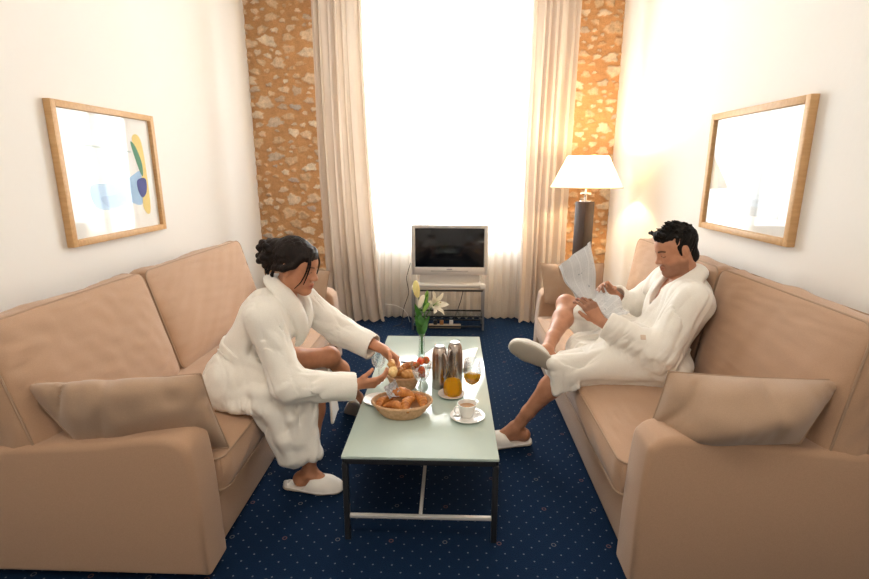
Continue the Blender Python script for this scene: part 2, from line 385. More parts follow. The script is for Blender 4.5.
# stone back wall: strips of rubble set in ochre mortar beside the window, thick reveals round the opening
WX0, WX1, WZ0, WZ1 = -.95, .78, .76, 2.88
def stone_strip(mb, x0, x1, seed, h=.0075):
    r = np.random.RandomState(seed); xs = np.arange(x0, x1 + h * .5, h); zs = np.arange(0, ZC + h, h); xs[-1] = x1; zs[-1] = ZC
    gx, gz = np.meshgrid(xs, zs, indexing='ij'); H = np.zeros_like(gx); col = np.zeros(gx.shape + (3,))
    q = np.stack([gx, gz * 0, gz], -1)
    n1 = pnoise(q, 3.1, 3); n2 = pnoise(q, 11, 4); n3 = pnoise(q, 31, 5)
    col[:] = V(.60, .335, .155); col *= (1 + .10 * n1 + .08 * n2 + .06 * n3)[..., None]
    H += .003 * n2 + .0015 * n3
    pts = []; tries = 0
    while tries < 5200:
        tries += 1; a = r.uniform(.026, .085) if tries < 2500 else r.uniform(.018, .05); b = a * r.uniform(.42, .8); px = r.uniform(x0 - .02, x1 + .02); pz = r.uniform(0, ZC)
        if all(((px - x) / (a + A + .012)) ** 2 + ((pz - z) / (b + B + .014)) ** 2 > 1 for x, z, A, B in pts): pts.append((px, pz, a, b))
    for (px, pz, a, b) in pts:
        th = r.uniform(-.35, .35); R = max(a, b) * 1.5
        m = (abs(gx - px) < R) & (abs(gz - pz) < R)
        if not m.any(): continue
        u = (gx[m] - px); w = (gz[m] - pz); uu = (u * math.cos(th) + w * math.sin(th)) / a; ww = (-u * math.sin(th) + w * math.cos(th)) / b
        s = r.uniform(0, 9); ang = np.arctan2(ww, uu)
        rad = (np.abs(uu) ** 2.4 + np.abs(ww) ** 2.4) ** (1 / 2.4) * (1 + .13 * np.sin(ang * 3 + s) + .09 * np.sin(ang * 5 + 2 * s) + .05 * np.sin(ang * 9 + s)) + .10 * n3[m]
        f = np.clip((1.02 - rad) / .28, 0, 1); f = f * f * (3 - 2 * f)
        base = [V(.80, .64, .46), V(.74, .55, .36), V(.62, .52, .41), V(.83, .72, .56), V(.73, .50, .30), V(.50, .47, .44)][r.choice(6, p=[.28, .24, .14, .2, .1, .04])]
        cc = base[None] * (1 + .16 * n2[m] + .12 * n3[m])[:, None]
        H[m] = H[m] * (1 - f) + f * (r.uniform(.010, .020) + .004 * n2[m] + .003 * n3[m])
        g = np.clip(f * 1.3, 0, 1)[:, None] * r.uniform(.7, 1); col[m] = col[m] * (1 - g) + cc * g
    P = np.stack([gx, YB - H, gz], -1); n, k = gx.shape
    idx = np.arange(n * k).reshape(n, k); f = [(idx[i, j], idx[i + 1, j], idx[i + 1, j + 1], idx[i, j + 1]) for i in range(n - 1) for j in range(k - 1)]
    mb.add(P.reshape(-1, 3), f); mb.c[-1] = col.reshape(-1, 3)
M_STONE = mat('ochre mortar rubble stone', (1, 1, 1), .92, attr=True, noise=(90, (.86, .82, .78), 5), bump=(160, .5, .004))
w = MB(); stone_strip(w, XL, -1.02, 11); stone_strip(w, .86, XR, 12)
oc = (.60, .335, .155)
w.box(((XL - 1.02) / 2, YB + .20, ZC / 2), (-1.02 - XL, .36, ZC), col=oc); w.box(((XR + .86) / 2, YB + .20, ZC / 2), (XR - .86, .36, ZC), col=oc)
w.box(((-1.02 + WX0) / 2, YB + .19, ZC / 2), (WX0 + 1.02, .38, ZC), col=(.8, .74, .66)); w.box(((.86 + WX1) / 2, YB + .19, ZC / 2), (.86 - WX1, .38, ZC), col=(.8, .74, .66))
w.box(((WX0 + WX1) / 2, YB + .19, WZ0 / 2), (WX1 - WX0, .38, WZ0), col=(.8, .74, .66)); w.box(((WX0 + WX1) / 2, YB + .19, (WZ1 + ZC) / 2), (WX1 - WX0, .38, ZC - WZ1), col=(.8, .74, .66))
struct('wall_back', w, M_STONE, attr=True, angle=60, recalc=False)
# window with frame, mullion and panes
wn = MB(); FW = .055; yw = YB + .30
for x in (WX0 + FW / 2, WX1 - FW / 2, (WX0 + WX1) / 2): wn.box((x, yw, (WZ0 + WZ1) / 2), (FW, .05, WZ1 - WZ0), .006)
for z in (WZ0 + FW / 2, WZ1 - FW / 2): wn.box(((WX0 + WX1) / 2, yw, z), (WX1 - WX0, .05, FW), .006)
win = struct('window_1', wn, M_WINFRAME)
for x0, x1 in ((WX0 + FW, (WX0 + WX1) / 2 - FW / 2), ((WX0 + WX1) / 2 + FW / 2, WX1 - FW)):
    MB().box(((x0 + x1) / 2, yw, (WZ0 + WZ1) / 2), (x1 - x0, .006, WZ1 - WZ0 - 2 * FW)).build('pane', M_PANE, win, smooth=False)

# ------------------------------------------------------------------ curtains
def curtain(name, m, top, bot, Y, nf, amp, z0, z1, label, seed, nx=260, bow=0, group=None, taper=.6):
    r = np.random.RandomState(seed); u = np.linspace(0, 1, nx)[:, None]; z = np.linspace(0, 1, 46)[None]
    zz = z0 + (z1 - z0) * z
    x0 = bot[0] + (top[0] - bot[0]) * z ** taper; x1 = bot[1] + (top[1] - bot[1]) * z ** taper
    ph = u * nf * 2 * PI + 1.1 * np.sin(u * 9 + seed) + .5 * np.sin(z * 3 + u * 14 + seed) + .8 * np.sin(u * 23 + seed * 2)
    am = amp * (.75 + .35 * np.sin(u * 17 + seed * 3)) * (1.0 - .35 * z)
    y = Y - am * (np.sin(ph) + .25 * np.sin(2 * ph + 1)) + .006 * np.sin(z * 11 + u * 30)
    x = x0 + (x1 - x0) * (u + .35 / nf / 6.28 * np.sin(ph * 2) ) + .008 * np.sin(z * 5 + seed)
    zz = zz + 0 * u - .006 * (1 - z) * np.sin(ph)
    o = MB().grid(np.stack([x + 0 * z, y + 0 * z, zz], -1)).build(name, m, None, off=((top[0] + top[1]) / 2, Y, z0), recalc=False)
    o.location = ((top[0] + top[1]) / 2, Y, z0); tag(o, label, 'curtain', group); return o
curtain('sheer_curtain', M_SHEER, (-.90, .80), (-.92, .80), 4.79, 23, .020, .015, 3.18, 'white sheer curtain across the bright window behind the television', 5, nx=520)
curtain('curtain', M_CURT, (-1.215, -.79), (-1.20, -.65), 4.66, 6.5, .038, .015, 3.18, 'heavy cream curtain hanging left of the window by the stone wall', 2)
curtain('curtain', M_CURT, (.66, 1.07), (.645, 1.06), 4.67, 6.5, .036, .015, 3.18, 'heavy cream curtain hanging right of the window behind the lamp', 9)
rail = MB().box((-.07, 4.70, 3.21), (2.5, .14, .05), .008).build('curtain_rail', M_WINFRAME, None, off=(-.07, 4.70, 3.21)); rail.location = (-.07, 4.70, 3.21)
tag(rail, 'white curtain rail on the ceiling above the window', 'curtain rail')
jb = MB().box((0, 0, 0), (.05, .03, .09), .004).build('junction_box', M_PLUG); jb.location = (-1.235, YB - .022, 2.80); tag(jb, 'small white box on the stone wall beside the left curtain top', 'box')

# ------------------------------------------------------------------ framed pictures
def art_material(kind):
    return mat('art paper ' + kind, (.93, .92, .90) if kind == 'a' else (.90, .91, .92), .85)
def picture(xw, sg, y0, y1, z0, z1, label, build):
    """hangs on the wall plane x=xw; sg is the direction into the room"""
    r = empty('framed_picture', (xw, (y0 + y1) / 2, (z0 + z1) / 2), label, 'picture', 'framed pictures facing each other')
    w, h = y1 - y0, z1 - z0; b = .033; t = .036; f = MB()
    for y in (-w / 2 + b / 2, w / 2 - b / 2): f.box((sg * t / 2, y, 0), (t, b, h), .003)
    for z in (-h / 2 + b / 2, h / 2 - b / 2): f.box((sg * t / 2, 0, z), (t, w - 2 * b, b), .003)
    f.build('frame', M_WOOD, r)
    MB().box((sg * .010, 0, 0), (.006, w - 2 * b, h - 2 * b)).build('mat_board', M_MATBOARD, r, smooth=False)
    build(r, sg, w, h)
    MB().box((sg * .022, 0, 0), (.0025, w - 2 * b, h - 2 * b)).build('picture_glass', M_PICGLASS, r, smooth=False)
    return r
def poly_layer(m_, sg, pts, d, name, mtl, r):
    pts = [(p[0], p[1]) for p in pts]; q = MB().prism(pts, sg * d, sg * (d + .0006), axis=0); return q.build(name, mtl, r, smooth=False)
def smooth_poly(pts, n=6):
    pts = np.array(pts); out = []; L = len(pts)
    for i in range(L):
        p0, p1, p2, p3 = pts[i - 1], pts[i], pts[(i + 1) % L], pts[(i + 2) % L]
        for k in range(n):
            t = k / n; out.append(.5 * (2 * p1 + (p2 - p0) * t + (2 * p0 - 5 * p1 + 4 * p2 - p3) * t * t + (3 * p1 - p0 - 3 * p2 + p3) * t ** 3))
    return out
def art_left(r, sg, w, h):
    A = MB().box((sg * .0140, .03, .0), (.0012, w * .66, h * .66)); art = A.build('art_print', art_material('a'), r, smooth=False)
    W, H = w * .33, h * .33
    def L(pts, d, nm, col): poly_layer(None, sg, smooth_poly([(.03 + x * W, z * H) for x, z in pts]), d, nm, mat(nm, col, .8), art)
    L([(-.85, -.25), (-.3, -.2), (.3, -.1), (.8, .05), (.7, -.75), (.2, -.68), (-.3, -.82), (-.8, -.72)], .0148, 'pale_blue_wash', (.36, .56, .80))
    L([(-.62, -.52), (-.2, -.48), (.1, -.42), (.1, -.72), (-.4, -.76)], .0156, 'mid_blue_wash', (.30, .46, .72))
    L([(.62, .9), (.95, .8), (.98, -.9), (.72, -.85), (.80, .1)], .0150, 'yellow_strip', (.85, .66, .24))
    L([(.55, .78), (.70, .70), (.86, .3), (.84, -.05), (.72, .15)], .0160, 'green_stroke', (.10, .30, .20))
    L([(.62, -.15), (.92, -.12), (.90, -.45), (.72, -.60), (.60, -.40)], .0164, 'dark_blue_patch', (.06, .08, .30))
    L([(-.75, .66), (.4, .58), (.4, .54), (-.75, .62)], .0150, 'thin_grey_line', (.55, .62, .60))
def art_right(r, sg, w, h):
    m, nt, out = new_mat('pale seascape print'); Lk = nt.links.new
    p = N(nt, 'ShaderNodeBsdfPrincipled'); p.inputs['Roughness'].default_value = .85
    tc = N(nt, 'ShaderNodeTexCoord'); mp = N(nt, 'ShaderNodeMapping'); mp.inputs['Scale'].default_value = (1, 1.5, 22); Lk(tc.outputs['Object'], mp.inputs[0])
    nz = N(nt, 'ShaderNodeTexNoise'); nz.inputs['Scale'].default_value = 1.6; Lk(mp.outputs[0], nz.inputs['Vector'])
    sx = N(nt, 'ShaderNodeSeparateXYZ'); Lk(tc.outputs['Object'], sx.inputs[0])
    ad = N(nt, 'ShaderNodeMath', operation='MULTIPLY_ADD'); Lk(nz.outputs['Fac'], ad.inputs[0]); ad.inputs[1].default_value = .10; Lk(sx.outputs[2], ad.inputs[2])
    rp = N(nt, 'ShaderNodeValToRGB'); mr = N(nt, 'ShaderNodeMapRange'); mr.inputs[1].default_value = -.16; mr.inputs[2].default_value = .10; Lk(ad.outputs[0], mr.inputs[0]); Lk(mr.outputs[0], rp.inputs[0])
    rp.color_ramp.elements[0].color = (.44, .42, .40, 1); rp.color_ramp.elements[1].color = (.88, .89, .88, 1)
    e = rp.color_ramp.elements.new(.25); e.color = (.50, .58, .66, 1); e = rp.color_ramp.elements.new(.45); e.color = (.72, .80, .85, 1)
    Lk(rp.outputs[0], p.inputs['Base Color']); Lk(p.outputs[0], out.inputs[0])
    MB().box((sg * .0140, 0, .0), (.0012, w * .70, h * .66)).build('art_print', m, r, smooth=False)
picture(XL, 1, 2.375, 3.195, 1.075, 1.77, 'pale wood framed abstract print in blue and yellow on left wall', art_left)
picture(XR, -1, 2.225, 3.035, 1.118, 1.752, 'pale wood framed misty grey blue print on right wall', art_right)

# ------------------------------------------------------------------ cushions and sofas
def box_cushion(w, h, te, crown, seed, wr=.004, n=56, mh=None, sag=0, pinch=.02):
    """upholstered box cushion in the xy plane (w along x, h along y), thickness along z; returns MB and its two seam lines"""
    u = np.linspace(-1, 1, n)
    U, Vv = np.meshgrid(np.sin(u * PI / 2 * .96) / math.sin(PI / 2 * .96), np.sin(u * PI / 2 * .96) / math.sin(PI / 2 * .96), indexing='ij')
    cr = .05
    def outline(U, Vv):
        a = np.maximum(abs(U) * w / 2 - (w / 2 - cr), 0); b = np.maximum(abs(Vv) * h / 2 - (h / 2 - cr), 0)
        X = U * w / 2; Y = Vv * h / 2; l = np.hypot(a, b); k = np.where(l > cr, cr / np.maximum(l, 1e-9), 1)
        X = np.where((a > 0) & (b > 0), np.sign(U) * (w / 2 - cr + a * k), X); Y = np.where((a > 0) & (b > 0), np.sign(Vv) * (h / 2 - cr + b * k), Y)
        X = X * (1 - pinch * (1 - Vv ** 2) * 0 + 0); return X, Y
    X, Y = outline(U, Vv); f = ((1 - np.abs(U) ** 3.2) * (1 - np.abs(Vv) ** 3.2)); f = np.clip(f, 0, 1) ** .55
    m = MB(); seams = []
    for s in (1, -1):
        q = np.stack([X, Y, X * 0 + s], -1)
        edge = 1 - f
        Z = te / 2 + crown * f * (1 - sag * Vv) + wr * pnoise(q, 2.2, seed + s) * f + wr * 1.6 * edge * f * 2 * folds(q, (1, .15, 0) if s == 1 else (.2, 1, 0), .085, 1, seed) + wr * .7 * pnoise(q * V(1, 3, 1), 6, seed + 7 + s) * f
        m.grid(np.stack([X, Y, s * Z], -1) if s > 0 else np.stack([X, Y, s * Z], -1)[::-1])
    idx = list(range(n)); rim = [(i, 0) for i in idx] + [(n - 1, j) for j in idx[1:]] + [(i, n - 1) for i in idx[-2::-1]] + [(0, j) for j in idx[-2:0:-1]]
    R = np.array([[X[i, j], Y[i, j]] for i, j in rim]); L = len(R); k = 7; vs = []
    dirn = R / (np.linalg.norm(R, axis=1)[:, None])
    per = np.arange(L) / L * 6.28
    for t in range(k):
        s = -1 + 2 * t / (k - 1); bl = (1 - s * s) * (.014 + .006 * np.sin(per * 9 + seed) + .004 * np.sin(per * 23 + s * 4))
        nn = np.stack([np.sign(R[:, 0]) * (abs(R[:, 0]) > w / 2 - cr * .7), np.sign(R[:, 1]) * (abs(R[:, 1]) > h / 2 - cr * .7)], 1).astype(float); nn /= np.maximum(np.linalg.norm(nn, axis=1)[:, None], 1)
        vs.append(np.hstack([R + nn * bl[:, None], np.full((L, 1), s * te / 2)]))
    m.add(np.vstack(vs), [(t * L + i, t * L + (i + 1) % L, (t + 1) * L + (i + 1) % L, (t + 1) * L + i) for t in range(k - 1) for i in range(L)])
    for s in (1, -1): seams.append(np.vstack([np.hstack([R * 1.004, np.full((L, 1), s * te / 2)])] * 1 + [np.array([[R[0, 0] * 1.004, R[0, 1] * 1.004, s * te / 2]])]))
    return m, seams
def place_frame(o, ex, ey, ez):
    """map local x,y,z axes"""
    M = np.stack([ex, ey, ez], 1); return lambda v: v @ M.T + np.asarray(o, float)
def sofa(xf, sg, D, y0, y1, arm_h, arm_b, joint, cb, ct, label, ztop=.96):
    """xf front plane, sg direction from front to back; cb / ct: depth of back-cushion front face at bottom / top"""
    r = empty('sofa', (xf + sg * D / 2, (y0 + y1) / 2, 0), label, 'sofa'); off = (xf + sg * D / 2, (y0 + y1) / 2, 0)
    X = lambda d: xf + sg * d
    aw = .165
    def fix(m): return m.xf(lambda v: np.stack([xf + sg * v[:, 0], v[:, 1], v[:, 2]], 1))
    b = MB().box((D / 2 + .008, (y0 + y1) / 2, .135), (D - .02, y1 - y0 - .06, .225), .018); b.box((D - .085, (y0 + y1) / 2 + .03, .40), (.15, y1 - y0 - .10, .50), .035, 3)
    fix(b).build('base', M_SOFA, r, off)
    ft = []
    for d in (.06, D - .06):
        for y in (y0 + .07, y1 - .07): fix(MB().box((d, y, .0125), (.05, .05, .025), .004)).build('foot', M_BLACK, r, off)
    prof = [(-.005, .022), (.0, .30), (.012, arm_h - .075), (.032, arm_h - .025), (.075, arm_h), (.17, arm_h + .002), (.40, (arm_h * .6 + arm_b * .4)), (D - .03, arm_b), (D, arm_b - .03), (D, .022)]
    for ya, yb in ((y0, y0 + aw), (y1 - aw, y1)):
        fine = []
        for i in range(1, 7):
            p0_, p1_, p2_, p3_ = [np.array(prof[max(0, min(9, j))]) for j in (i - 1, i, i + 1, i + 2)]
            for t in (0, .25, .5, .75): fine.append(tuple(.5 * (2 * p1_ + (p2_ - p0_) * t + (2 * p0_ - 5 * p1_ + 4 * p2_ - p3_) * t * t + (3 * p1_ - p0_ - 3 * p2_ + p3_) * t ** 3)))
        fine = [prof[0]] + fine + [prof[7], prof[8], prof[9]]
        a = MB().prism(fine, ya, yb, axis=1, bev=.026, seg=4, rim=True)
        arm = fix(a).build('arm', M_SOFA, r, off, angle=60)
        for yy in (ya + .012, yb - .012):
            pts = [(X(d + (.010 if i < 3 else 0)), yy, z - (.010 if i > 3 else 0)) for i, (d, z) in enumerate(prof[:8])]
            sp = []
            pts = np.array(pts)
            for i in range(len(pts) - 1):
                for t in np.linspace(0, 1, 6)[:-1]: sp.append(pts[i] * (1 - t) + pts[i + 1] * t)
    # seat cushion
    sw, sd = (y1 - y0 - 2 * aw - .012), D - .20
    m, seams = box_cushion(sw, sd, .135, .040, 31 + int(sg), wr=.003, n=70)
    T_ = place_frame((X(sd / 2 - .012), (y0 + y1) / 2, .325), V(0, 1, 0), V(-sg, 0, 0), V(0, 0, 1))
    sc = m.xf(T_).build('seat_cushion', M_SOFA, r, off, angle=50)
    for s in seams: MB().tube(T_(s), .0042, 6, cap=False).build('piping', M_PIPE, sc, off)
    # back cushions, leaning
    for i, (ya, yb) in enumerate(((y0 + .012, joint), (joint + .004, y1 - aw - .02))):
        te = .12; cw = yb - ya; z0 = .43; hgt = math.hypot(ztop - z0, ct - cb); ey = V(sg * (ct - cb), 0, ztop - z0) / hgt; ex = V(0, -sg, 0); ez = np.cross(ex, ey)
        if ez[0] * sg > 0: ex = -ex; ez = np.cross(ex, ey)
        c = V(X((cb + ct) / 2), (ya + yb) / 2, (z0 + ztop) / 2) - ez * (te / 2 + .035)
        m, seams = box_cushion(cw - .02, hgt, te, .045, 50 + i * 9 + int(sg) * 4, wr=.0055 if sg < 0 else .004, sag=.35)
        T_ = place_frame(c, ex, ey, ez)
        bc = m.xf(T_).build('back_cushion', M_SOFA, r, off, angle=50)
        for s in seams: MB().tube(T_(s), .0042, 6, cap=False).build('piping', M_PIPE, bc, off)
    return r
sofa(-.868, -1, 1.0, 1.475, 3.74, .568, .505, 2.39, .50, .64, 'long beige sofa along the left wall with the woman on it')
sofa(.642, 1, .84, 1.50, 3.74, .590, .535, 2.44, .555, .635, 'long beige sofa along the right wall with the man on it', ztop=.985)

def throw_pillow(c00, c10, c11, c01, T, seed, label, bulge=1, n=44):
    """c00 bottom-left, c10 bottom-right, c11 top-right, c01 top-left"""
    c00, c10, c11, c01 = map(np.array, (c00, c10, c11, c01)); u = np.linspace(-1, 1, n); U, W = np.meshgrid(u, u, indexing='ij')
    pu = U * (1 - .025 * (1 - W ** 2) * np.abs(U)); pw = W * (1 - .05 * (1 - U ** 2) * np.abs(W)) - .10 * (1 - U ** 2) * (W < 0) * np.abs(W); a = (pu + 1) / 2; b = (pw + 1) / 2
    P = (c00[None, None] * ((1 - a) * (1 - b))[..., None] + c10 * (a * (1 - b))[..., None] + c11 * (a * b)[..., None] + c01 * ((1 - a) * b)[..., None])
    nn = np.cross(c10 - c00, c01 - c00).astype(float); nn /= np.linalg.norm(nn)
    f = ((1 - U ** 2) * (1 - W ** 2)) ** .68; m = MB()
    for s in (1, -1):
        q = P + s
        h = T / 2 * f * (1 + .10 * pnoise(q, 4, seed + s)) + f * (1 - f) * .095 * folds(q, (.5, 0, 1), .15, 1, seed) + f * .005 * pnoise(q, 9, seed + 3)
        G = P + nn * (s * h)[..., None]; m.grid(G if s > 0 else G[::-1])
    ctr = P.reshape(-1, 3).mean(0); bm_o = ctr.copy()
    rim = [(i, 0) for i in range(n)] + [(n - 1, j) for j in range(1, n)] + [(i, n - 1) for i in range(n - 2, -1, -1)] + [(0, j) for j in range(n - 2, -1, -1)]
    seam = [P[i, j] for i, j in rim]
    r = empty('throw_pillow', tuple(bm_o), label, 'pillow', 'small beige throw pillows')
    p = m.build('pillow', M_PILLOW, r, bm_o, angle=70); MB().tube(seam, .0035, 6, cap=False).build('piping', M_PIPE, p, bm_o); return r
throw_pillow((-1.29, 1.52, .515), (-.85, 1.70, .41), (-.90, 1.65, .735), (-1.51, 1.57, .72), .34, 3, 'beige throw pillow lying over the near arm of the left sofa')
throw_pillow((.69, 1.64, .50), (1.15, 1.525, .57), (1.30, 1.58, .775), (.77, 1.68, .755), .34, 8, 'beige throw pillow propped on the near arm of the right sofa')
throw_pillow((-1.36, 3.50, .50), (-.93, 3.52, .47), (-.90, 3.60, .72), (-1.32, 3.60, .76), .15, 13, 'beige throw pillow at the far end of the left sofa behind the woman')
throw_pillow((.67, 3.48, .52), (1.08, 3.50, .50), (1.10, 3.60, .79), (.64, 3.58, .79), .15, 17, 'beige throw pillow at the far end of the right sofa behind the newspaper')

# ------------------------------------------------------------------ glass coffee table
tx0, tx1, ty0, ty1, tz = -.421, .188, 1.71, 3.15, .375
r = empty('coffee_table', ((tx0 + tx1) / 2, (ty0 + ty1) / 2, 0), 'low frosted green glass coffee table on a dark metal frame', 'table'); off = ((tx0 + tx1) / 2, (ty0 + ty1) / 2, 0)
MB().box(((tx0 + tx1) / 2, (ty0 + ty1) / 2, tz - .006), (tx1 - tx0, ty1 - ty0, .012), .002).build('tabletop', M_TOP, r, off)
f = MB(); b = .022; xa, xb, ya, yb = tx0 + .012, tx1 - .012, ty0 + .012, ty1 - .012
for y in (ya, yb): f.box(((xa + xb) / 2, y, tz - .012 - b / 2), (xb - xa, b, b), .002)
for x in (xa, xb): f.box((x, (ya + yb) / 2, tz - .012 - b / 2), (b, yb - ya, b), .002)
f.build('frame', M_BLACK, r, off)
for x in (xa, xb):
    for y in (ya, yb): MB().box((x, y, (tz - .034) / 2), (b, b, tz - .034), .002).build('leg', M_BLACK, r, off)
for y in (ya, yb): MB().box(((xa + xb) / 2, y, .105), (xb - xa - b, .016, .014), .002).build('crossbar', M_SATIN, r, off)
MB().box(((xa + xb) / 2, (ya + yb) / 2, .105), (.014, yb - ya, .014), .002).build('stretcher', M_SATIN, r, off)

# ------------------------------------------------------------------ television on its stand
r = empty('television_stand', (-.032, 4.52, 0), 'slim metal television stand with pale top shelf by the window', 'stand'); off = (-.032, 4.52, 0)
sx0, sx1, sy0, sy1 = -.365, .302, 4.42, 4.65
MB().box(((sx0 + sx1) / 2, (sy0 + sy1) / 2, .394), (sx1 - sx0, sy1 - sy0, .018), .003).build('shelf', M_STANDTOP, r, off)
for z in (.13,): MB().box(((sx0 + sx1) / 2, (sy0 + sy1) / 2, z), (sx1 - sx0 - .03, sy1 - sy0 - .03, .008), .002).build('shelf', glass_mat('smoked shelf glass', (.75, .78, .8)), r, off)
fr = MB()
for z in (.376, .13, .035):
    for y in (sy0 + .008, sy1 - .008): fr.box(((sx0 + sx1) / 2, y, z), (sx1 - sx0 - .02, .012, .014), .002)
    for x in (sx0 + .008, sx1 - .008): fr.box((x, (sy0 + sy1) / 2, z), (.012, sy1 - sy0 - .02, .014), .002)
fr.build('rails', M_BLACK, r, off)
for x in (sx0 + .009, sx1 - .009):
    for y in (sy0 + .009, sy1 - .009): MB().box((x, y, .1925), (.018, .018, .385), .002).build('leg', mat('grey metal leg', (.30, .30, .31), .3, .6), r, off)
r = empty('television', (-.02, 4.46, .403), 'silver framed flat television with dark screen in front of the window', 'television'); off = (-.02, 4.46, .403)
x0, x1, z0, z1 = -.366, .326, .512, .968; bz = MB(); bl = .035; cy = 4.50
for x in (x0 + bl / 2, x1 - bl / 2): bz.box((x, cy, (z0 + z1) / 2), (bl, .045, z1 - z0), .006)
bz.box(((x0 + x1) / 2, cy, z1 - .016), (x1 - x0 - .05, .045, .032), .006); bz.box(((x0 + x1) / 2, cy, z0 + .036), (x1 - x0 - .05, .045, .072), .006)
bz.box(((x0 + x1) / 2, cy + .045, (z0 + z1) / 2), ((x1 - x0) * .93, .06, (z1 - z0) * .9), .02)
bz.build('housing', M_TV, r, off)
MB().box(((x0 + x1) / 2, cy - .012, (z0 + z1) / 2 + .021), (x1 - x0 - .066, .012, z1 - z0 - .10), .001).build('screen', M_SCREEN, r, off)
sp = MB().box((-.02, cy - .0225, z0 + .036), (.34, .004, .010), .001); sp.build('speaker_grille', mat('grey grille', (.42, .40, .38), .6), r, off)
MB().box((-.02, cy + .03, .470), (.56, .05, .10), .01).build('neck', M_TV, r, off)  # neck widened into a slab standing in for the shadow band below the housing
MB().box((-.02, cy + .01, .420), (.58, .18, .034), .012, 3).build('base', M_TV, r, off)
lg = MB().box((-.02, cy - .0245, z0 + .053), (.05, .002, .008), .0); lg.build('maker_badge', mat('badge grey', (.25, .25, .26), .4), r, off)
o = MB().box((0, 0, .022), (.045, .04, .044), .006).build('small_box', M_PLUG); o.location = (.282, 4.40, .4035); o.rotation_euler = (0, 0, .1); o['label'] = 'tiny white box at the right end of the television stand'; o['category'] = 'box'
# socket strip and leads under the stand
r = empty('power_strip', (-.06, 4.66, 0.0), 'dark power strip with plugs on the floor under the television stand', 'power strip'); off = (-.06, 4.66, 0)
MB().box((-.06, 4.50, .0165), (.30, .055, .032), .006).build('strip', mat('beige plastic', (.50, .40, .28), .5), r, off)
for k, x in enumerate((-.15, -.09, .0)): MB().box((x, 4.50, .052), (.036, .034, .042), .006).build('plug', [M_BLACK, mat('orange brown plug', (.45, .20, .07), .5), M_PLUG][k], r, off)
def cable(name, pts, rr, label, m=M_CABLE):
    p = np.array(pts, float); t = np.linspace(0, 1, len(p)); tt = np.linspace(0, 1, 60); q = np.stack([np.interp(tt, t, p[:, i]) for i in range(3)], 1)
    for _ in range(6): q[1:-1] = (q[:-2] + q[1:-1] * 2 + q[2:]) / 4
    c = q.mean(0); o = MB().tube(q, rr, 6).build(name, m, None, c); o.location = tuple(c); tag(o, label, 'cable'); return o
cable('power_cable', [(.10, 4.645, .50), (.12, 4.655, .36), (.09, 4.66, .22), (.05, 4.64, .10), (.02, 4.55, .06)], .004, 'dark cable dropping behind the television stand')
cable('aerial_cable', [(-.385, 4.60, .60), (-.43, 4.62, .45), (-.405, 4.64, .30), (-.46, 4.62, .15), (-.47, 4.55, .012), (-.55, 4.50, .006)], .0035, 'thin dark lead hanging at the left side of the television')
cable('pale_cable', [(-.62, 4.52, .22), (-.52, 4.50, .215), (-.45, 4.53, .17), (-.42, 4.60, .10), (-.40, 4.64, .01)], .003, 'thin pale lead looping beside the left curtain near the television', M_PLUG)

# ------------------------------------------------------------------ floor lamp
lx, ly = 1.075, 4.14
r = empty('floor_lamp', (lx, ly, 0), 'tall floor lamp with dark square column and glowing cream shade', 'lamp'); off = (lx, ly, 0)
Rz = lambda a: np.array([[math.cos(a), -math.sin(a), 0], [math.sin(a), math.cos(a), 0], [0, 0, 1]])
MB().box((lx, ly, .0125), (.26, .26, .025), .004, R=Rz(.5)).build('base', M_LAMPWOOD, r, off)
MB().box((lx, ly, .61), (.108, .108, 1.175), .003, R=Rz(.62)).build('column', M_LAMPWOOD, r, off)
st = MB().lathe([(.0, 1.195), (.045, 1.196), (.045, 1.206), (.010, 1.212), (.010, 1.246), (.013, 1.25), (.042, 1.255), (.045, 1.262), (.042, 1.269), (.013, 1.272), (.009, 1.28), (.009, 1.40), (0, 1.40)], (lx, ly, 0), 24); st.build('stem', M_CHROME, r, off)
cr_ = MB()
for a in range(3): cr_.tube([(lx, ly, 1.545), (lx + .150 * math.cos(a * 2.094), ly + .150 * math.sin(a * 2.094), 1.548)], .002, 6)
cr_.tube([(lx, ly, 1.39), (lx, ly, 1.548)], .003, 6)
cr_.build('shade_carrier', M_CHROME, r, off)
sh = MB().lathe([(.279, 1.312), (.277, 1.312), (.152, 1.556), (.154, 1.556)], (lx, ly, 0), 48); sh = MB().lathe([(.281, 1.310), (.155, 1.556)], (lx, ly, 0), 56); sh.build('lamp_shade', M_SHADE, r, off, recalc=False)
for zz, rr in ((1.310, .281), (1.556, .155)):
    MB().tube([(lx + rr * math.cos(a), ly + rr * math.sin(a), zz) for a in np.linspace(0, 2 * PI, 60)], .0025, 5, cap=False).build('shade_trim', M_PIPE, r, off)
MB().lathe([(0, 1.385), (.014, 1.39), (.016, 1.41), (.030, 1.44), (.032, 1.46), (.022, 1.485), (0, 1.495)], (lx, ly, 0), 20).build('bulb', mat('glowing bulb', (1, .9, .7), .4, emit=((1, .78, .48), 14)), r, off)
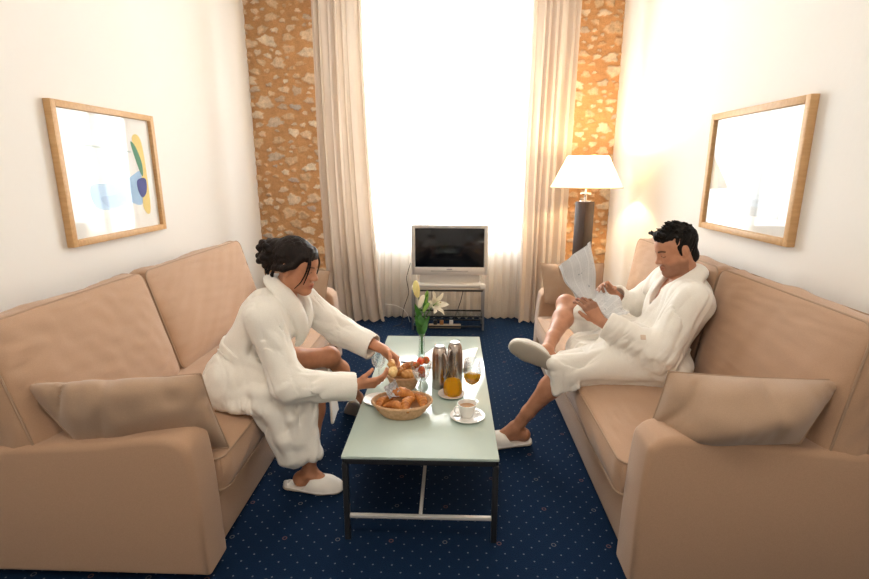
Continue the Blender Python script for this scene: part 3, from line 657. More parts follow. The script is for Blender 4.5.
# ------------------------------------------------------------------ breakfast on the table
TZ = .3755
def at(o, x, y, z=TZ, rz=0, s=1): o.location = (x, y, z); o.rotation_euler = (0, 0, rz); o.scale = (s, s, s); return o
def basket(a, b, h, x, y, rz, label):
    n = 96; rows = 22; r = empty('bread_basket', (x, y, TZ), label, 'basket', None, rz)
    def weave(sign):
        pr = []
        for i in range(rows + 1):
            t = i / rows; pr.append((.62 + .38 * t ** .8 - (0 if sign > 0 else .045), t * h + (0 if sign > 0 else .004)))
        def fn(v, ang, row):
            k = 1 + .016 * np.sin(ang * 30 + row * PI) * sign; v = v.copy(); v[:, 0] *= k; v[:, 1] *= k; return v
        return pr, fn
    m = MB(); po, fo = weave(1); pi_, fi = weave(-1)
    m.lathe(po, n=n, sx=a, sy=b, fn=fo); m.lathe(pi_[::-1], n=n, sx=a, sy=b, fn=fi)
    m.lathe([(0, .004), (.55, .004)], n=n, sx=a, sy=b); m.lathe([(0, 0), (.62, 0)], n=n, sx=a, sy=b)
    m.build('basket_body', M_WICKER, r)
    rim = MB()
    for ph in (0, PI):
        rim.tube([((a - .002) * math.cos(t) * (1 + .012 * math.cos(t * 28 + ph)), (b - .002) * math.sin(t) * (1 + .012 * math.cos(t * 28 + ph)), h + .003 * math.sin(t * 28 + ph)) for t in np.linspace(0, 2 * PI, 200)], .0042, 6, cap=False)
    rim.build('rim', M_WICKER, r); return r
basket(.135, .098, .066, -.218, 2.06, .05, 'oval pale wicker basket of pastries at the near end of the table')
basket(.088, .080, .072, -.238, 2.345, 0, 'small round wicker basket of pastries behind the oval one')
def croissant_mesh(seed, L=.115, R=.024):
    F = Field((-.08, -.05, -.035), (.08, .05, .05), .0022); r = np.random.RandomState(seed); n = 9
    for i in range(n):
        t = -1 + 2 * i / (n - 1); ang = t * 1.0; x = math.sin(ang) * L * .5; y = -(1 - math.cos(ang)) * L * .42 + .012; rr = R * (1 - .62 * abs(t) ** 1.7)
        F.ell((x, y, 0), (.0105, rr * 1.0, rr * .92), Rm(ang), k=.0035)
    for i in range(n - 1):
        t = -1 + 2 * i / (n - 1); t2 = -1 + 2 * (i + 1) / (n - 1); f_ = lambda t: (math.sin(t) * L * .5, -(1 - math.cos(t)) * L * .42 + .012, 0)
        F.cone(f_(t), f_(t2), R * .84 * (1 - .62 * abs(t) ** 1.7), R * .84 * (1 - .62 * abs(t2) ** 1.7), .003)
    v, f = F.mesh(); return v, f
def Rm(a): return np.array([[math.cos(a), math.sin(a), 0], [-math.sin(a), math.cos(a), 0], [0, 0, 1]])
cv, cf = croissant_mesh(1)
def roll_mesh():
    F = Field((-.06, -.05, -.04), (.06, .05, .04), .0024); F.ell((0, 0, 0), (.042, .031, .025), w=lambda p: .0016 * np.sin(p[..., 0] * 260 + p[..., 1] * 120)); return F.mesh()
rv, rf = roll_mesh()
cme = link_mesh('croissant', cv, cf, M_CRUST, None, True, None, None, False); rme = link_mesh('bread_roll', rv, rf, M_CRUSTL, None, True, None, None, False)
def pastry(src, loc, rot, s, label, group, first=[0, 0]):
    i = 0 if src is cme else 1
    o = src if not first[i] else src.copy()
    if first[i]: C.objects.link(o)
    first[i] = 1; o.location = loc; o.rotation_euler = rot; o.scale = (s, s, s); tag(o, label, 'pastry', group); return o
z = TZ
G1, G2 = 'pastries in the oval basket', 'pastries in the round basket'
pastry(cme, (-.225, 2.085, z + .083), (.45, .1, .25), 1.10, 'brown croissant on top of the pile in the oval basket', G1)
pastry(cme, (-.185, 2.025, z + .066), (.35, -.15, 1.35), .98, 'brown croissant standing end on at the front of the oval basket', G1)
pastry(cme, (-.243, 2.015, z + .056), (.3, .1, -.35), .95, 'brown croissant lying at the front left inside the oval basket', G1)
pastry(cme, (-.138, 2.065, z + .062), (.2, .3, -1.1), .95, 'brown croissant at the right end of the oval basket', G1)
pastry(cme, (-.300, 2.055, z + .055), (.3, -.2, 1.0), .90, 'dark brown croissant under the wrapper at the left of the oval basket', G1)
pastry(rme, (-.21, 2.315, z + .083), (.2, .1, .3), .95, 'golden bread roll at the front of the round basket', G2)
pastry(rme, (-.262, 2.345, z + .086), (.0, .3, 1.2), .95, 'golden bread roll at the left of the round basket', G2)
pastry(rme, (-.222, 2.385, z + .090), (.1, -.2, -.4), 1.0, 'golden bread roll at the back of the round basket', G2)
pastry(cme, (-.205, 2.355, z + .112), (.4, 0, .7), .8, 'small brown croissant on top of the rolls in the round basket', G2)
# crinkled wrapper
u = np.linspace(-1, 1, 22); U, W = np.meshgrid(u, u, indexing='ij'); q = np.stack([U, W, 0 * U], -1)
P = np.stack([U * .030, W * .036, .016 * pnoise(q, .9, 3) + .008 * pnoise(q, 2.4, 5) + .012 * U * W], -1)
o = MB().grid(P, .0008).build('pastry_wrapper', M_CELLO); o.location = (-.262, 2.075, z + .108); o.rotation_euler = (.7, -.3, .4); tag(o, 'crinkled silvery wrapper sticking up in the oval basket', 'wrapper')

def glass_lathe(r, name, prof, m=M_GLASS, n=40): return MB().lathe(prof, n=n).build(name, m, r, recalc=True)
def thick(prof, t):
    """closed glass wall from an outer profile (bottom to top)"""
    inn = [(max(a - t, .0005), b + (t if i == 0 else 0)) for i, (a, b) in enumerate(prof)]
    return prof + inn[::-1]
# coupe with strawberries
r = empty('dessert_glass', (-.140, 2.215, TZ), 'stemmed glass bowl of strawberries in the middle of the table', 'glass')
glass_lathe(r, 'foot', [(0, 0), (.034, .001), (.034, .003), (.012, .007), (.006, .012)])
glass_lathe(r, 'stem', [(.006, .012), (.0048, .03), (.0048, .078), (.008, .090)])
glass_lathe(r, 'bowl', thick([(.008, .090), (.022, .098), (.036, .118), (.045, .150), (.050, .188)], .0018))
def berry(parent_loc, rot, s, label, first=[None]):
    if first[0] is None:
        o = bpy.data.objects.new('strawberry', None); C.objects.link(o)
        def fn(v, ang, row): return v * (1 + .02 * np.sin(ang * 9 + row * 1.7))[:, None]
        MB().lathe([(0, -.021), (.006, -.019), (.011, -.012), (.0145, -.003), (.0150, .004), (.012, .010), (.006, .0125), (0, .0125)], n=24, fn=fn).build('fruit', M_BERRY, o)
        lf = MB()
        for k in range(6):
            a = k * PI / 3; lf.grid(np.array([[[math.cos(a + d) * rr, math.sin(a + d) * rr, .0125 + .003 * math.sin(rr * 260)] for d in (-.28 * (1 - rr / .015), 0, .28 * (1 - rr / .015))] for rr in (.001, .006, .011, .0148)]), .0006)
        lf.tube([(0, 0, .012), (.001, 0, .020)], .0012, 5); lf.build('leaf_crown', M_LEAF, o); first[0] = o
    else: o = copy_tree(first[0])
    o.location = parent_loc; o.rotation_euler = rot; o.scale = (s, s, s); tag(o, label, 'strawberry', 'strawberries in the stemmed glass'); return o
bx, by, bz = -.140, 2.215, TZ
berry((bx - .022, by - .010, bz + .180), (1.2, .3, 0), 1.15, 'strawberry at the left rim of the glass bowl')
berry((bx + .022, by + .006, bz + .196), (.5, -.8, 1), 1.15, 'strawberry heaped highest at the right rim of the glass bowl')
berry((bx + .002, by - .022, bz + .160), (-.6, .2, 2), 1.1, 'strawberry pressed to the front of the glass bowl')
berry((bx - .002, by + .020, bz + .190), (.3, .9, .5), 1.1, 'strawberry at the back of the glass bowl')
berry((bx + .004, by - .004, bz + .128), (2.5, .2, 0), 1.05, 'strawberry at the bottom of the glass bowl')
berry((bx + .004, by - .006, bz + .198), (.4, .2, 2.4), .95, 'strawberry with leafy green crown in the middle of the heap')
# steel jugs
def jug(x, y, h, r0, rz, label):
    r = empty('thermos_jug', (x, y, TZ), label, 'jug', 'steel thermos jugs', rz)
    MB().lathe([(0, 0), (r0 * .97, 0), (r0, .004), (r0 * .985, h * .45), (r0 * .93, h * .78), (r0 * .80, h * .92), (r0 * .60, h * .965), (r0 * .58, h * .97), (0, h * .97)], n=48).build('body', M_STEEL, r)
    MB().lathe([(0, h * .965), (r0 * .62, h * .968), (r0 * .64, h * .985), (r0 * .58, h * .998), (0, h)], n=36).build('lid', mat('dark steel lid', (.30, .27, .25), .35, 1), r)
    MB().tube([(-r0 * .95, 0, h * .86), (-r0 * 1.35, 0, h * .84), (-r0 * 1.55, 0, h * .72), (-r0 * 1.5, 0, h * .45), (-r0 * .96, 0, h * .30)], .006, 10, flat=.6).build('handle', M_STEEL, r)
    MB().tube([(r0 * .5, 0, h * .93), (r0 * .85, 0, h * .955), (r0 * 1.0, 0, h * .985)], [.010, .008, .005], 8).build('spout', M_STEEL, r)
jug(-.056, 2.355, .222, .0400, 2.2, 'steel thermos jug beside the strawberries, left one of the pair')
jug(.020, 2.385, .232, .0405, 1.0, 'steel thermos jug behind the orange juice carafe, right one of the pair')
# carafe on a plate
def plate(x, y, rr, label, cat='plate', name='plate', group=None):
    r = MB().lathe([(0, .0035), (rr * .55, .003), (rr * .68, .006), (rr * .98, .0125), (rr, .0145), (rr * .985, .0150), (rr * .70, .0092), (rr * .60, .0068), (0, .0065)], n=48).build(name, M_PORC); r.location = (x, y, TZ); tag(r, label, cat, group); return r
plate(.004, 2.255, .066, 'small white plate under the orange juice carafe')
r = empty('juice_carafe', (.010, 2.262, TZ + .0068), 'small glass carafe half full of orange juice before the jugs', 'carafe')
MB().lathe([(0, .002), (.040, .002), (.0445, .010), (.046, .03), (.043, .052), (.035, .0702), (0, .0702)], n=40).build('orange_juice', M_OJ, r)
glass_lathe(r, 'carafe_glass', thick([(.041, 0), (.0465, .010), (.048, .030), (.045, .052), (.036, .072), (.024, .100), (.020, .122), (.022, .146), (.028, .160)], .0016), M_GLASS2)
# wine glass with juice
def wineglass(x, y, juice, label, s=1.0):
    r = empty('wine_glass', (x, y, TZ), label, 'glass')
    glass_lathe(r, 'foot', [(0, 0), (.032 * s, .001), (.032 * s, .0025), (.010, .006), (.004, .010)])
    glass_lathe(r, 'stem', [(.004, .010), (.0034, .03), (.0034, .080 * s), (.006, .088 * s)])
    out = [(.006, .088), (.018, .093), (.032, .106), (.0405, .126), (.0425, .150), (.040, .180), (.0365, .212)]
    out = [(a * s, b * s) for a, b in out]
    if juice: MB().lathe([(0, .0905 * s), (.016 * s, .0945 * s), (.030 * s, .107 * s), (.0385 * s, .1262 * s), (.0395 * s, .1330 * s), (0, .1330 * s)], n=36).build('orange_juice', M_OJ, r)
    glass_lathe(r, 'bowl', thick(out, .0012)); return r
wineglass(.100, 2.195, True, 'wine glass with a little orange juice at the right table edge')
wineglass(-.372, 2.405, False, 'empty wine glass behind the hands of the woman', .86)
# cup and saucer with spoon
plate(.076, 2.035, .078, 'white saucer under the coffee cup at the table edge', 'saucer', 'saucer')
r = empty('coffee_cup', (.073, 2.038, TZ + .0068), 'white porcelain coffee cup standing on its saucer', 'cup', None, .3)
MB().lathe([(0, 0), (.024, 0), (.026, .003), (.032, .018), (.037, .038), (.041, .056), (.0425, .062), (.0405, .062), (.036, .040), (.030, .018), (.022, .006), (0, .0055)], n=44).build('cup_body', M_PORC, r)
MB().tube([(-.037, 0, .050), (-.052, 0, .052), (-.060, 0, .040), (-.054, 0, .024), (-.034, 0, .018)], .0038, 8, flat=.7).build('handle', M_PORC, r)
MB().lathe([(0, .0455), (.0365, .0455)], n=32).build('coffee', mat('coffee with milk', (.42, .25, .13), .2), r)
def spoon(x, y, z, rz, label):
    s = MB(); u = np.linspace(-1, 1, 9); U, W = np.meshgrid(u, u, indexing='ij'); R2 = np.sqrt(np.clip(1 - W ** 2 * .5, 0, 1)); X = U * .017; Y = W * .0105 * np.sqrt(np.clip(1 - U ** 2 * .85, 0, 1)); s.grid(np.stack([X, Y, .004 * (U ** 2 + W ** 2) - .003], -1), .001)
    s.tube([(.016, 0, .001), (.035, 0, .004), (.075, 0, .003), (.10, 0, .002)], [.0025, .0016, .0022, .0035], 8, flat=.5)
    o = s.build('teaspoon', M_CHROME); o.location = (x, y, z); o.rotation_euler = (0, 0, rz); return tag(o, label, 'spoon')
spoon(.030, 2.010, TZ + .019, .35, 'small steel teaspoon lying on the saucer left of the coffee cup')
# plate and jam pot at the woman's place
plate(-.345, 2.180, .070, 'small white plate by the left table edge under the hands of the woman')
r = empty('jam_jar', (-.312, 2.135, TZ + .008), 'small glass jar of red jam between the plate and the oval basket', 'jar')
MB().lathe([(0, .002), (.021, .002), (.0225, .006), (.0225, .032), (0, .032)], n=28).build('jam', M_JAM, r)
glass_lathe(r, 'jar_glass', thick([(.022, 0), (.0240, .004), (.0240, .042), (.0215, .047), (.0225, .052)], .0012), M_GLASS2)
# papers at the far end
def paper(name, pts, h, m, label, seed, zb=TZ + .0005):
    """soft sheet lying on the table: corners bl, br, tr, tl"""
    c = [V(*p, 0) for p in pts]; u = np.linspace(0, 1, 24); U, W = np.meshgrid(u, u, indexing='ij')
    P = c[0] * ((1 - U) * (1 - W))[..., None] + c[1] * (U * (1 - W))[..., None] + c[2] * (U * W)[..., None] + c[3] * ((1 - U) * W)[..., None]
    P[..., 2] = h * (.5 + .5 * pnoise(P, 5, seed)) + .0015; ctr = P.reshape(-1, 3).mean(0) * V(1, 1, 0)
    o = MB().grid(P, .0016).build(name, m, None, ctr); o.location = (ctr[0], ctr[1], zb); return tag(o, label, 'paper' if 'napkin' not in name else 'napkin')
paper('paper_sheet', [(-.245, 2.615), (.065, 2.585), (.125, 2.84), (-.10, 2.93)], .004, M_WHITE, 'white paper sheet lying under the lily vase at the far end', 4)
paper('paper_napkin', [(.02, 2.56), (.115, 2.60), (.165, 2.90), (.01, 2.82)], .012, M_WHITE, 'white napkin spread on the paper behind the steel jugs', 9, TZ + .007)
o = MB().box((0, 0, .004), (.12, .018, .008), .002).build('dark_pen_case', M_BLACK); o.location = (-.225, 2.64, TZ + .0095); o.rotation_euler = (0, 0, -.25); tag(o, 'narrow dark case lying on the white paper left of the vase', 'case')
# lilies
vx, vy = -.172, 2.78
r = empty('flower_vase', (vx, vy, TZ), 'slim clear glass vase holding the lilies at the far end', 'vase'); 
glass_lathe(r, 'vase_glass', thick([(.018, 0), (.020, .003), (.019, .05), (.017, .10), (.0185, .135)], .0016), M_GLASS2)
MB().lathe([(0, .004), (.0172, .004), (.0165, .05), (.0150, .092), (0, .092)], n=28).build('water', M_WATER, r)
r = empty('lily_bouquet', (vx, vy, TZ + .01), 'white lily stems with one open flower and buds in the vase', 'flower'); off = (vx, vy, TZ + .01)
stems = [[(vx - .004, vy, .39), (vx - .004, vy, .52), (vx - .012, vy, .66), (vx - .016, vy - .01, .775)], [(vx + .004, vy, .39), (vx + .004, vy, .52), (vx + .02, vy - .01, .62), (vx + .055, vy - .02, .675), (vx + .075, vy - .03, .70)], [(vx, vy + .004, .39), (vx, vy, .55), (vx - .004, vy - .01, .70)], [(vx, vy - .004, .39), (vx + .002, vy, .55), (vx + .022, vy - .005, .66), (vx + .026, vy - .01, .72)]]
for s in stems: MB().tube(s, .0028, 6).build('stem', M_LEAF, r, off)
def bud(c, d, L, R, m):
    d = np.array(d, float); d /= np.linalg.norm(d); a = np.cross(d, V(0, 1, 0)); a /= np.linalg.norm(a); M = np.stack([a, np.cross(d, a), d], 1)
    pr = [(0, 0), (R * .45, L * .05), (R * .8, L * .22), (R, L * .5), (R * .8, L * .8), (R * .4, L * .95), (0, L)]
    def fn(v, ang, row): v = v.copy(); v[:, :2] *= (1 + .10 * np.cos(ang * 3))[:, None]; return v
    return MB().lathe(pr, n=24, fn=fn).xf(lambda v: v @ M.T + np.array(c)).build('bud', m, r, off)
bud((vx - .020, vy - .012, .735), (-.12, 0, 1), .105, .021, M_BUD)
bud((vx - .012, vy - .025, .680), (.35, -.2, 1), .088, .016, M_PETAL)
bud((vx + .010, vy - .03, .655), (.5, -.1, .8), .072, .012, M_LEAFL)
bud((vx + .024, vy - .010, .70), (.15, 0, 1), .080, .012, M_LEAFL)
def leaf(base, d, L, W_, droop, m=M_LEAF, name='leaf'):
    d = np.array(d, float); d /= np.linalg.norm(d); side = np.cross(d, V(0, 0, 1)); side /= np.linalg.norm(side) + 1e-9
    if abs(d[2]) > .9: side = V(1, .3, 0) / 1.044
    t = np.linspace(0, 1, 14); s_ = np.linspace(-1, 1, 5); P = np.zeros((14, 5, 3)); up = np.cross(side, d)
    for i, a in enumerate(t):
        w = W_ * math.sin(PI * min(a ** .8, .999)) ** .8 + .0004
        for j, b_ in enumerate(s_): P[i, j] = np.array(base) + d * L * a + side * w * b_ + up * (.18 * w * abs(b_)) + V(0, 0, -droop * a * a)
    return MB().grid(P, .0008).build(name, m, r, off)
for b_, d, L, W_, dr in (((vx - .004, vy, .52), (-.25, -.1, 1), .13, .016, .01), ((vx, vy - .004, .50), (.25, -.3, 1), .14, .017, .02), ((vx, vy, .55), (-.5, .1, .8), .09, .014, .03), ((vx + .004, vy, .53), (.35, .2, 1), .12, .015, .02),
    ((vx, vy - .006, .56), (-.05, -.5, 1), .12, .018, .02), ((vx - .006, vy, .60), (-.3, -.2, 1), .11, .014, .0), ((vx + .010, vy, .64), (.2, -.2, 1), .13, .013, .0), ((vx, vy, .49), (.1, -.5, .7), .10, .014, .04), ((vx - .002, vy, .50), (-.2, -.3, .9), .10, .015, .02)):
    leaf(b_, d, L, W_, dr)
fc = V(vx + .072, vy - .032, .700); fd = V(.55, -.55, .35); fd /= np.linalg.norm(fd); fa = np.cross(fd, V(0, 0, 1)); fa /= np.linalg.norm(fa); fb = np.cross(fa, fd)
for k in range(6):
    a = k * PI / 3 + .3; rad = math.cos(a) * fa + math.sin(a) * fb; tan = -math.sin(a) * fa + math.cos(a) * fb
    t = np.linspace(0, 1, 16); s_ = np.linspace(-1, 1, 7); P = np.zeros((16, 7, 3)); L = .105
    for i, q in enumerate(t):
        w = (.020 if k % 2 else .015) * math.sin(PI * min(.12 + q * .86, .998)) ** .7; out = .006 + .068 * q ** 1.6; al = L * q * (1 - .28 * q * q)
        for j, b_ in enumerate(s_): P[i, j] = fc - fd * .03 + fd * al + rad * (out - .010 * (b_ * b_) * (1 - q)) + tan * w * b_ + fd * .003 * math.sin(q * 14 + b_ * 3)
    MB().grid(P, .0008).build('petal', M_PETAL, r, off)
for k in range(6):
    a = k * PI / 3; rad = math.cos(a) * fa + math.sin(a) * fb; e = fc + fd * .05 + rad * .016
    MB().tube([fc - fd * .01, fc + fd * .02 + rad * .004, e], .0009, 5).build('stamen', M_LEAFL, r, off); 
MB().lathe([(0, -.004), (.003, 0), (0, .004)], tuple(fc + fd * .06), 8).build('pistil_tip', mat('rust anther', (.45, .17, .04), .8), r, off)
# ------------------------------------------------------------------ people
def unit(v): v = np.array(v, float); return v / np.linalg.norm(v)
def head(F, o, R, s, sex):
    """o head centre, R frame (x face, y left, z up)"""
    L = lambda x, y, z: np.array(o) + R @ (V(x, y, z) * s)
    E = lambda c, r, k=.02, **kw: F.ell(L(*c), V(*r) * s, R, k * s, **kw)
    K = lambda a, b, r1, r2=None, k=.012, **kw: F.cone(L(*a), L(*b), r1 * s, (r1 if r2 is None else r2) * s, k * s, **kw)
    m = sex == 'm'; jw = .048 if m else .040
    E((-.015, 0, .035), (.098, .076, .087)); E((.038, 0, .035), (.048, .060, .052), .03)
    E((.022, 0, -.030), (.064, .058 if m else .054, .080), .03)
    for q in (1, -1):
        K((-.010, q * jw * 1.15, -.050), (.058, q * .014, -.096), .022 if m else .019, .020 if m else .016, .03)
        E((.052, q * .036, -.030), (.026, .022, .030), .03)           # cheek
        K((.076, q * .012, .020), (.060, q * .048, .018), .011 if m else .0085, .009, .018)  # brow ridge
        F.ell(L(.094, q * .031, .001), V(.015, .019, .012) * s, R, .016 * s, mode='sub')
        E((.0715, q * .031, .0025), (.0135, .0150, .0128), .004)      # eyelid over the eyeball
        E((.093, q * .0115, -.033), (.011, .0085, .008), .008)        # nostril wing
        E((-.010, q * .076, -.006), (.019, .008, .031), .008)         # ear
        F.ell(L(-.006, q * .084, -.004), V(.010, .006, .018) * s, R, .004 * s, mode='sub')
        E((-.016, q * .080, .004), (.012, .007, .024), .006)
    E((.066, 0, -.098), (.022, .024, .019), .02)                       # chin
    K((.078, 0, .016), (.100, 0, -.022), .0085, .0095, .014); E((.103, 0, -.029), (.0115, .0105, .0095), .008)
    K((.082, -.016, -.0600), (.0905, 0, -.0575), .0055, .0065, .006); K((.082, .016, -.0600), (.0905, 0, -.0575), .0055, .0065, .006)
    K((.080, -.014, -.0715), (.0875, 0, -.0725), .0062, .0078, .006); K((.080, .014, -.0715), (.0875, 0, -.0725), .0062, .0078, .006)
    E((.070, 0, -.066), (.018, .026, .020), .012)
def head_cols(v, col, o, R, s, sex):
    q = (v - np.array(o)) @ R / s; x, y, z = q.T; ay = abs(y); near = (x > -.02) & (abs(z) < .14) & (ay < .1)
    def blend(w, c):
        w = np.clip(w, 0, 1)[:, None] * near[:, None]; col[:] = col * (1 - w) + np.array(c) * w
    lips = np.exp(-(((ay) / .021) ** 4) - ((z + .0655) / .0105) ** 4) * (x > .070)
    blend(lips * .8, (.42, .10, .075) if sex == 'f' else (.40, .13, .09))
    blend(np.exp(-((z + .0652) / .0013) ** 2 - (ay / .021) ** 4) * (x > .075) * .8, (.10, .02, .015))
    bz = .0225 + .004 * np.sin((ay - .012) / .036 * 2.6)
    blend(np.exp(-((z - bz) / (.0048 if sex == 'm' else .0028)) ** 4) * (ay > .010) * (ay < .052) * (x > .045) * .95, (.018, .010, .008))
    ex = ((ay - .031) / .0155); lz = -.0045 + .0045 * ex ** 2
    blend(np.exp(-((z - lz) / .0016) ** 2) * (abs(ex) < 1.05) * (x > .06), (.02, .01, .01))
    blend(np.exp(-((z - .008) / .0012) ** 2) * (abs(ex) < .9) * (x > .06) * .4, (.16, .06, .03))
    blend(np.exp(-(((x - .055) / .03) ** 2) - ((ay - .045) / .02) ** 2 - ((z + .03) / .022) ** 2) * (.30 if sex == 'f' else .15), (.60, .15, .09))
    if sex == 'm':
        st = (z < -.035) & (z > -.118) & (x > -.012); d = np.clip((-z - .035) / .02, 0, 1) * st * np.where((abs(z + .0655) < .010) & (ay < .022), .2, 1)
        blend(d * .42, (.10, .055, .04))
def hand(F, w, d, palm, thumb, s=1, curl=(.5, .7, .5), tcurl=.4, spread=.08, first=0.0):
    """w wrist; d direction of the fingers; palm = direction the palm faces; thumb = side of the thumb"""
    d = unit(d); palm = np.array(palm, float); palm -= d * (palm @ d); palm = unit(palm); t = np.cross(d, palm); t = t if t @ np.array(thumb) > 0 else -t
    w = np.array(w, float); kn = []
    P = lambda a, b, c: w + (d * a + t * b + palm * c) * s
    for i, y in enumerate((.030, .010, -.010, -.028)):
        L = (.088, .092, .088, .080)[i]; k = P(L, y, -.004); kn.append(k); F.cone(P(.008, y * .55, 0), k, .0145 * s, .0115 * s, .014)
    F.cone(P(.02, -.004, .004), P(.065, -.004, .006), .016 * s, .014 * s, .016)
    tips = []
    for i, k in enumerate(kn):
        Ls = ((.042, .025, .020), (.046, .029, .021), (.042, .027, .020), (.033, .020, .018))[i]; a = first; y = (.030, .010, -.010, -.028)[i]; sp = spread * y / .03
        p = k.copy(); r = (.0088, .0090, .0086, .0076)[i]
        for j in range(3):
            a += curl[j] * (1 + .10 * (i - 1)); dr = unit((d * math.cos(a) + palm * math.sin(a)) + t * sp); q = p + dr * Ls[j] * s
            F.cone(p, q, r * (1 - .07 * j) * s, r * (1 - .07 * (j + 1)) * s, .0035 if j else .007); p = q
        tips.append(p)
    # thumb from the side of the palm near its base
    p = P(.012, .018, .006); F.cone(P(.006, .006, .004), P(.036, .036, .014), .015 * s, .0125 * s, .012); p = P(.036, .036, .014)
    for j, (L, ta) in enumerate(((.032, .25), (.027, .25 + tcurl))):
        dr = unit(d * math.cos(.45) + t * (math.sin(.45) - ta * .8) + palm * (.25 + ta)); q = p + dr * L * s; F.cone(p, q, (.0108, .0098)[j] * s, (.0098, .0082)[j] * s, .005); p = q
    return tips, p
def leg(F, hip, knee, ank, s, foot=None, k=.03):
    hip, knee, ank = map(np.array, (hip, knee, ank)); F.cone(hip, hip * .45 + knee * .55, .082 * s, .066 * s, k); F.cone(hip * .45 + knee * .55, knee, .066 * s, .052 * s, k)
    F.ell(knee, V(.054, .054, .054) * s, k=.02)
    sh = unit(ank - knee); back = np.array(foot[1] if foot else (0, 0, 0), float)
    c = knee * .70 + ank * .30; bk = (-unit(foot[0]) + sh * (unit(foot[0]) @ sh)) * .014 * s if foot else 0
    F.cone(knee, c + bk, .046 * s, .053 * s, .03); F.cone(c + bk, knee * .28 + ank * .72, .053 * s, .034 * s, .03); F.cone(knee * .28 + ank * .72, ank, .034 * s, .032 * s, .02)
    if foot:
        d = unit(foot[0]); up = unit(foot[1]); side = np.cross(d, up)
        he = ank - d * .045 * s - up * .045 * s; F.ell(he + up * .008, V(.034, .030, .032) * s, k=.025)
        F.cone(ank, he, .030 * s, .028 * s, .02)
        F.cone(ank + d * .01, ank + d * .110 * s - up * .056 * s, .033 * s, .020 * s, .02); F.cone(he, ank + d * .12 * s - up * .055 * s, .024 * s, .020 * s, .02)
        for i in range(5): b = ank + d * (.094 - .008 * i) * s - up * .058 * s + side * (.026 - .013 * i) * s; F.cone(b, b + d * .045 * s - up * .003, .0115 * s, (.011 if i == 0 else .009) * s, .008)
def torso(F, pel, wa, ch, shL, shR, neck, s, sex, grow=0, k=.05, w=None):
    """grow inflates for clothing"""
    pel, wa, ch, shL, shR, neck = map(np.array, (pel, wa, ch, shL, shR, neck)); lr = unit(shL - shR); up = unit(ch - pel); fw = unit(np.cross(lr, up)); R = np.stack([fw, lr, np.cross(fw, lr)], 1); g = grow
    W = (.165, .138, .160) if sex == 'm' else (.165, .118, .138)
    F.ell(pel, V(.115 * s + g, W[0] * s + g, .115 * s + g), R, k, w=w); F.ell(wa, V(.098 * s + g, W[1] * s + g, .13 * s + g), R, k, w=w); F.ell(ch, V(.112 * s + g, W[2] * s + g, .15 * s + g), R, k, w=w)
    mid = (shL + shR) / 2
    for sh_ in (shL, shR): F.cone(mid * .5 + sh_ * .5 - up * .01, sh_, .062 * s + g, .056 * s + g, k, w=w)
    F.cone(mid - up * .02, neck, .060 * s + g * .6, .048 * s + g * .5, .04, w=w)
    return R, up, fw, lr
def arm(F, sh, el, wr, s, k=.02):
    sh, el, wr = map(np.array, (sh, el, wr)); F.cone(sh, el, .050 * s, .040 * s, k); c = el * .7 + wr * .3; F.cone(el, c, .040 * s, .041 * s, k); F.cone(c, wr, .041 * s, .0265 * s, k)
def skin_cols(v, base, seed):
    c = np.tile(np.array(base, float), (len(v), 1)); return c * (1 + .06 * pnoise(v, 6, seed))[:, None]
def eyes(o, R, s, parent, off, look):
    for q in (1, -1):
        c = np.array(o) + R @ (V(.0705, q * .031, -.0015) * s); n = 20; m = MB(); ds = unit(R @ V(*look))
        a = np.cross(ds, R[:, 1]); a = unit(a); b = np.cross(ds, a); M = np.stack([a, b, ds], 1)
        for (t0, t1, col) in ((0, .22, (.01, .01, .01)), (.22, .5, (.07, .03, .015)), (.5, PI, (.8, .76, .72))):
            th = np.linspace(t0, t1, 8); pr = [(math.sin(t) * .0125 * s, math.cos(t) * .0125 * s) for t in th]; m.lathe(pr, n=n, col=col)
        m.xf(lambda v: v @ M.T + c).build('eye', M_EYE, parent, off, attr=True, recalc=True)
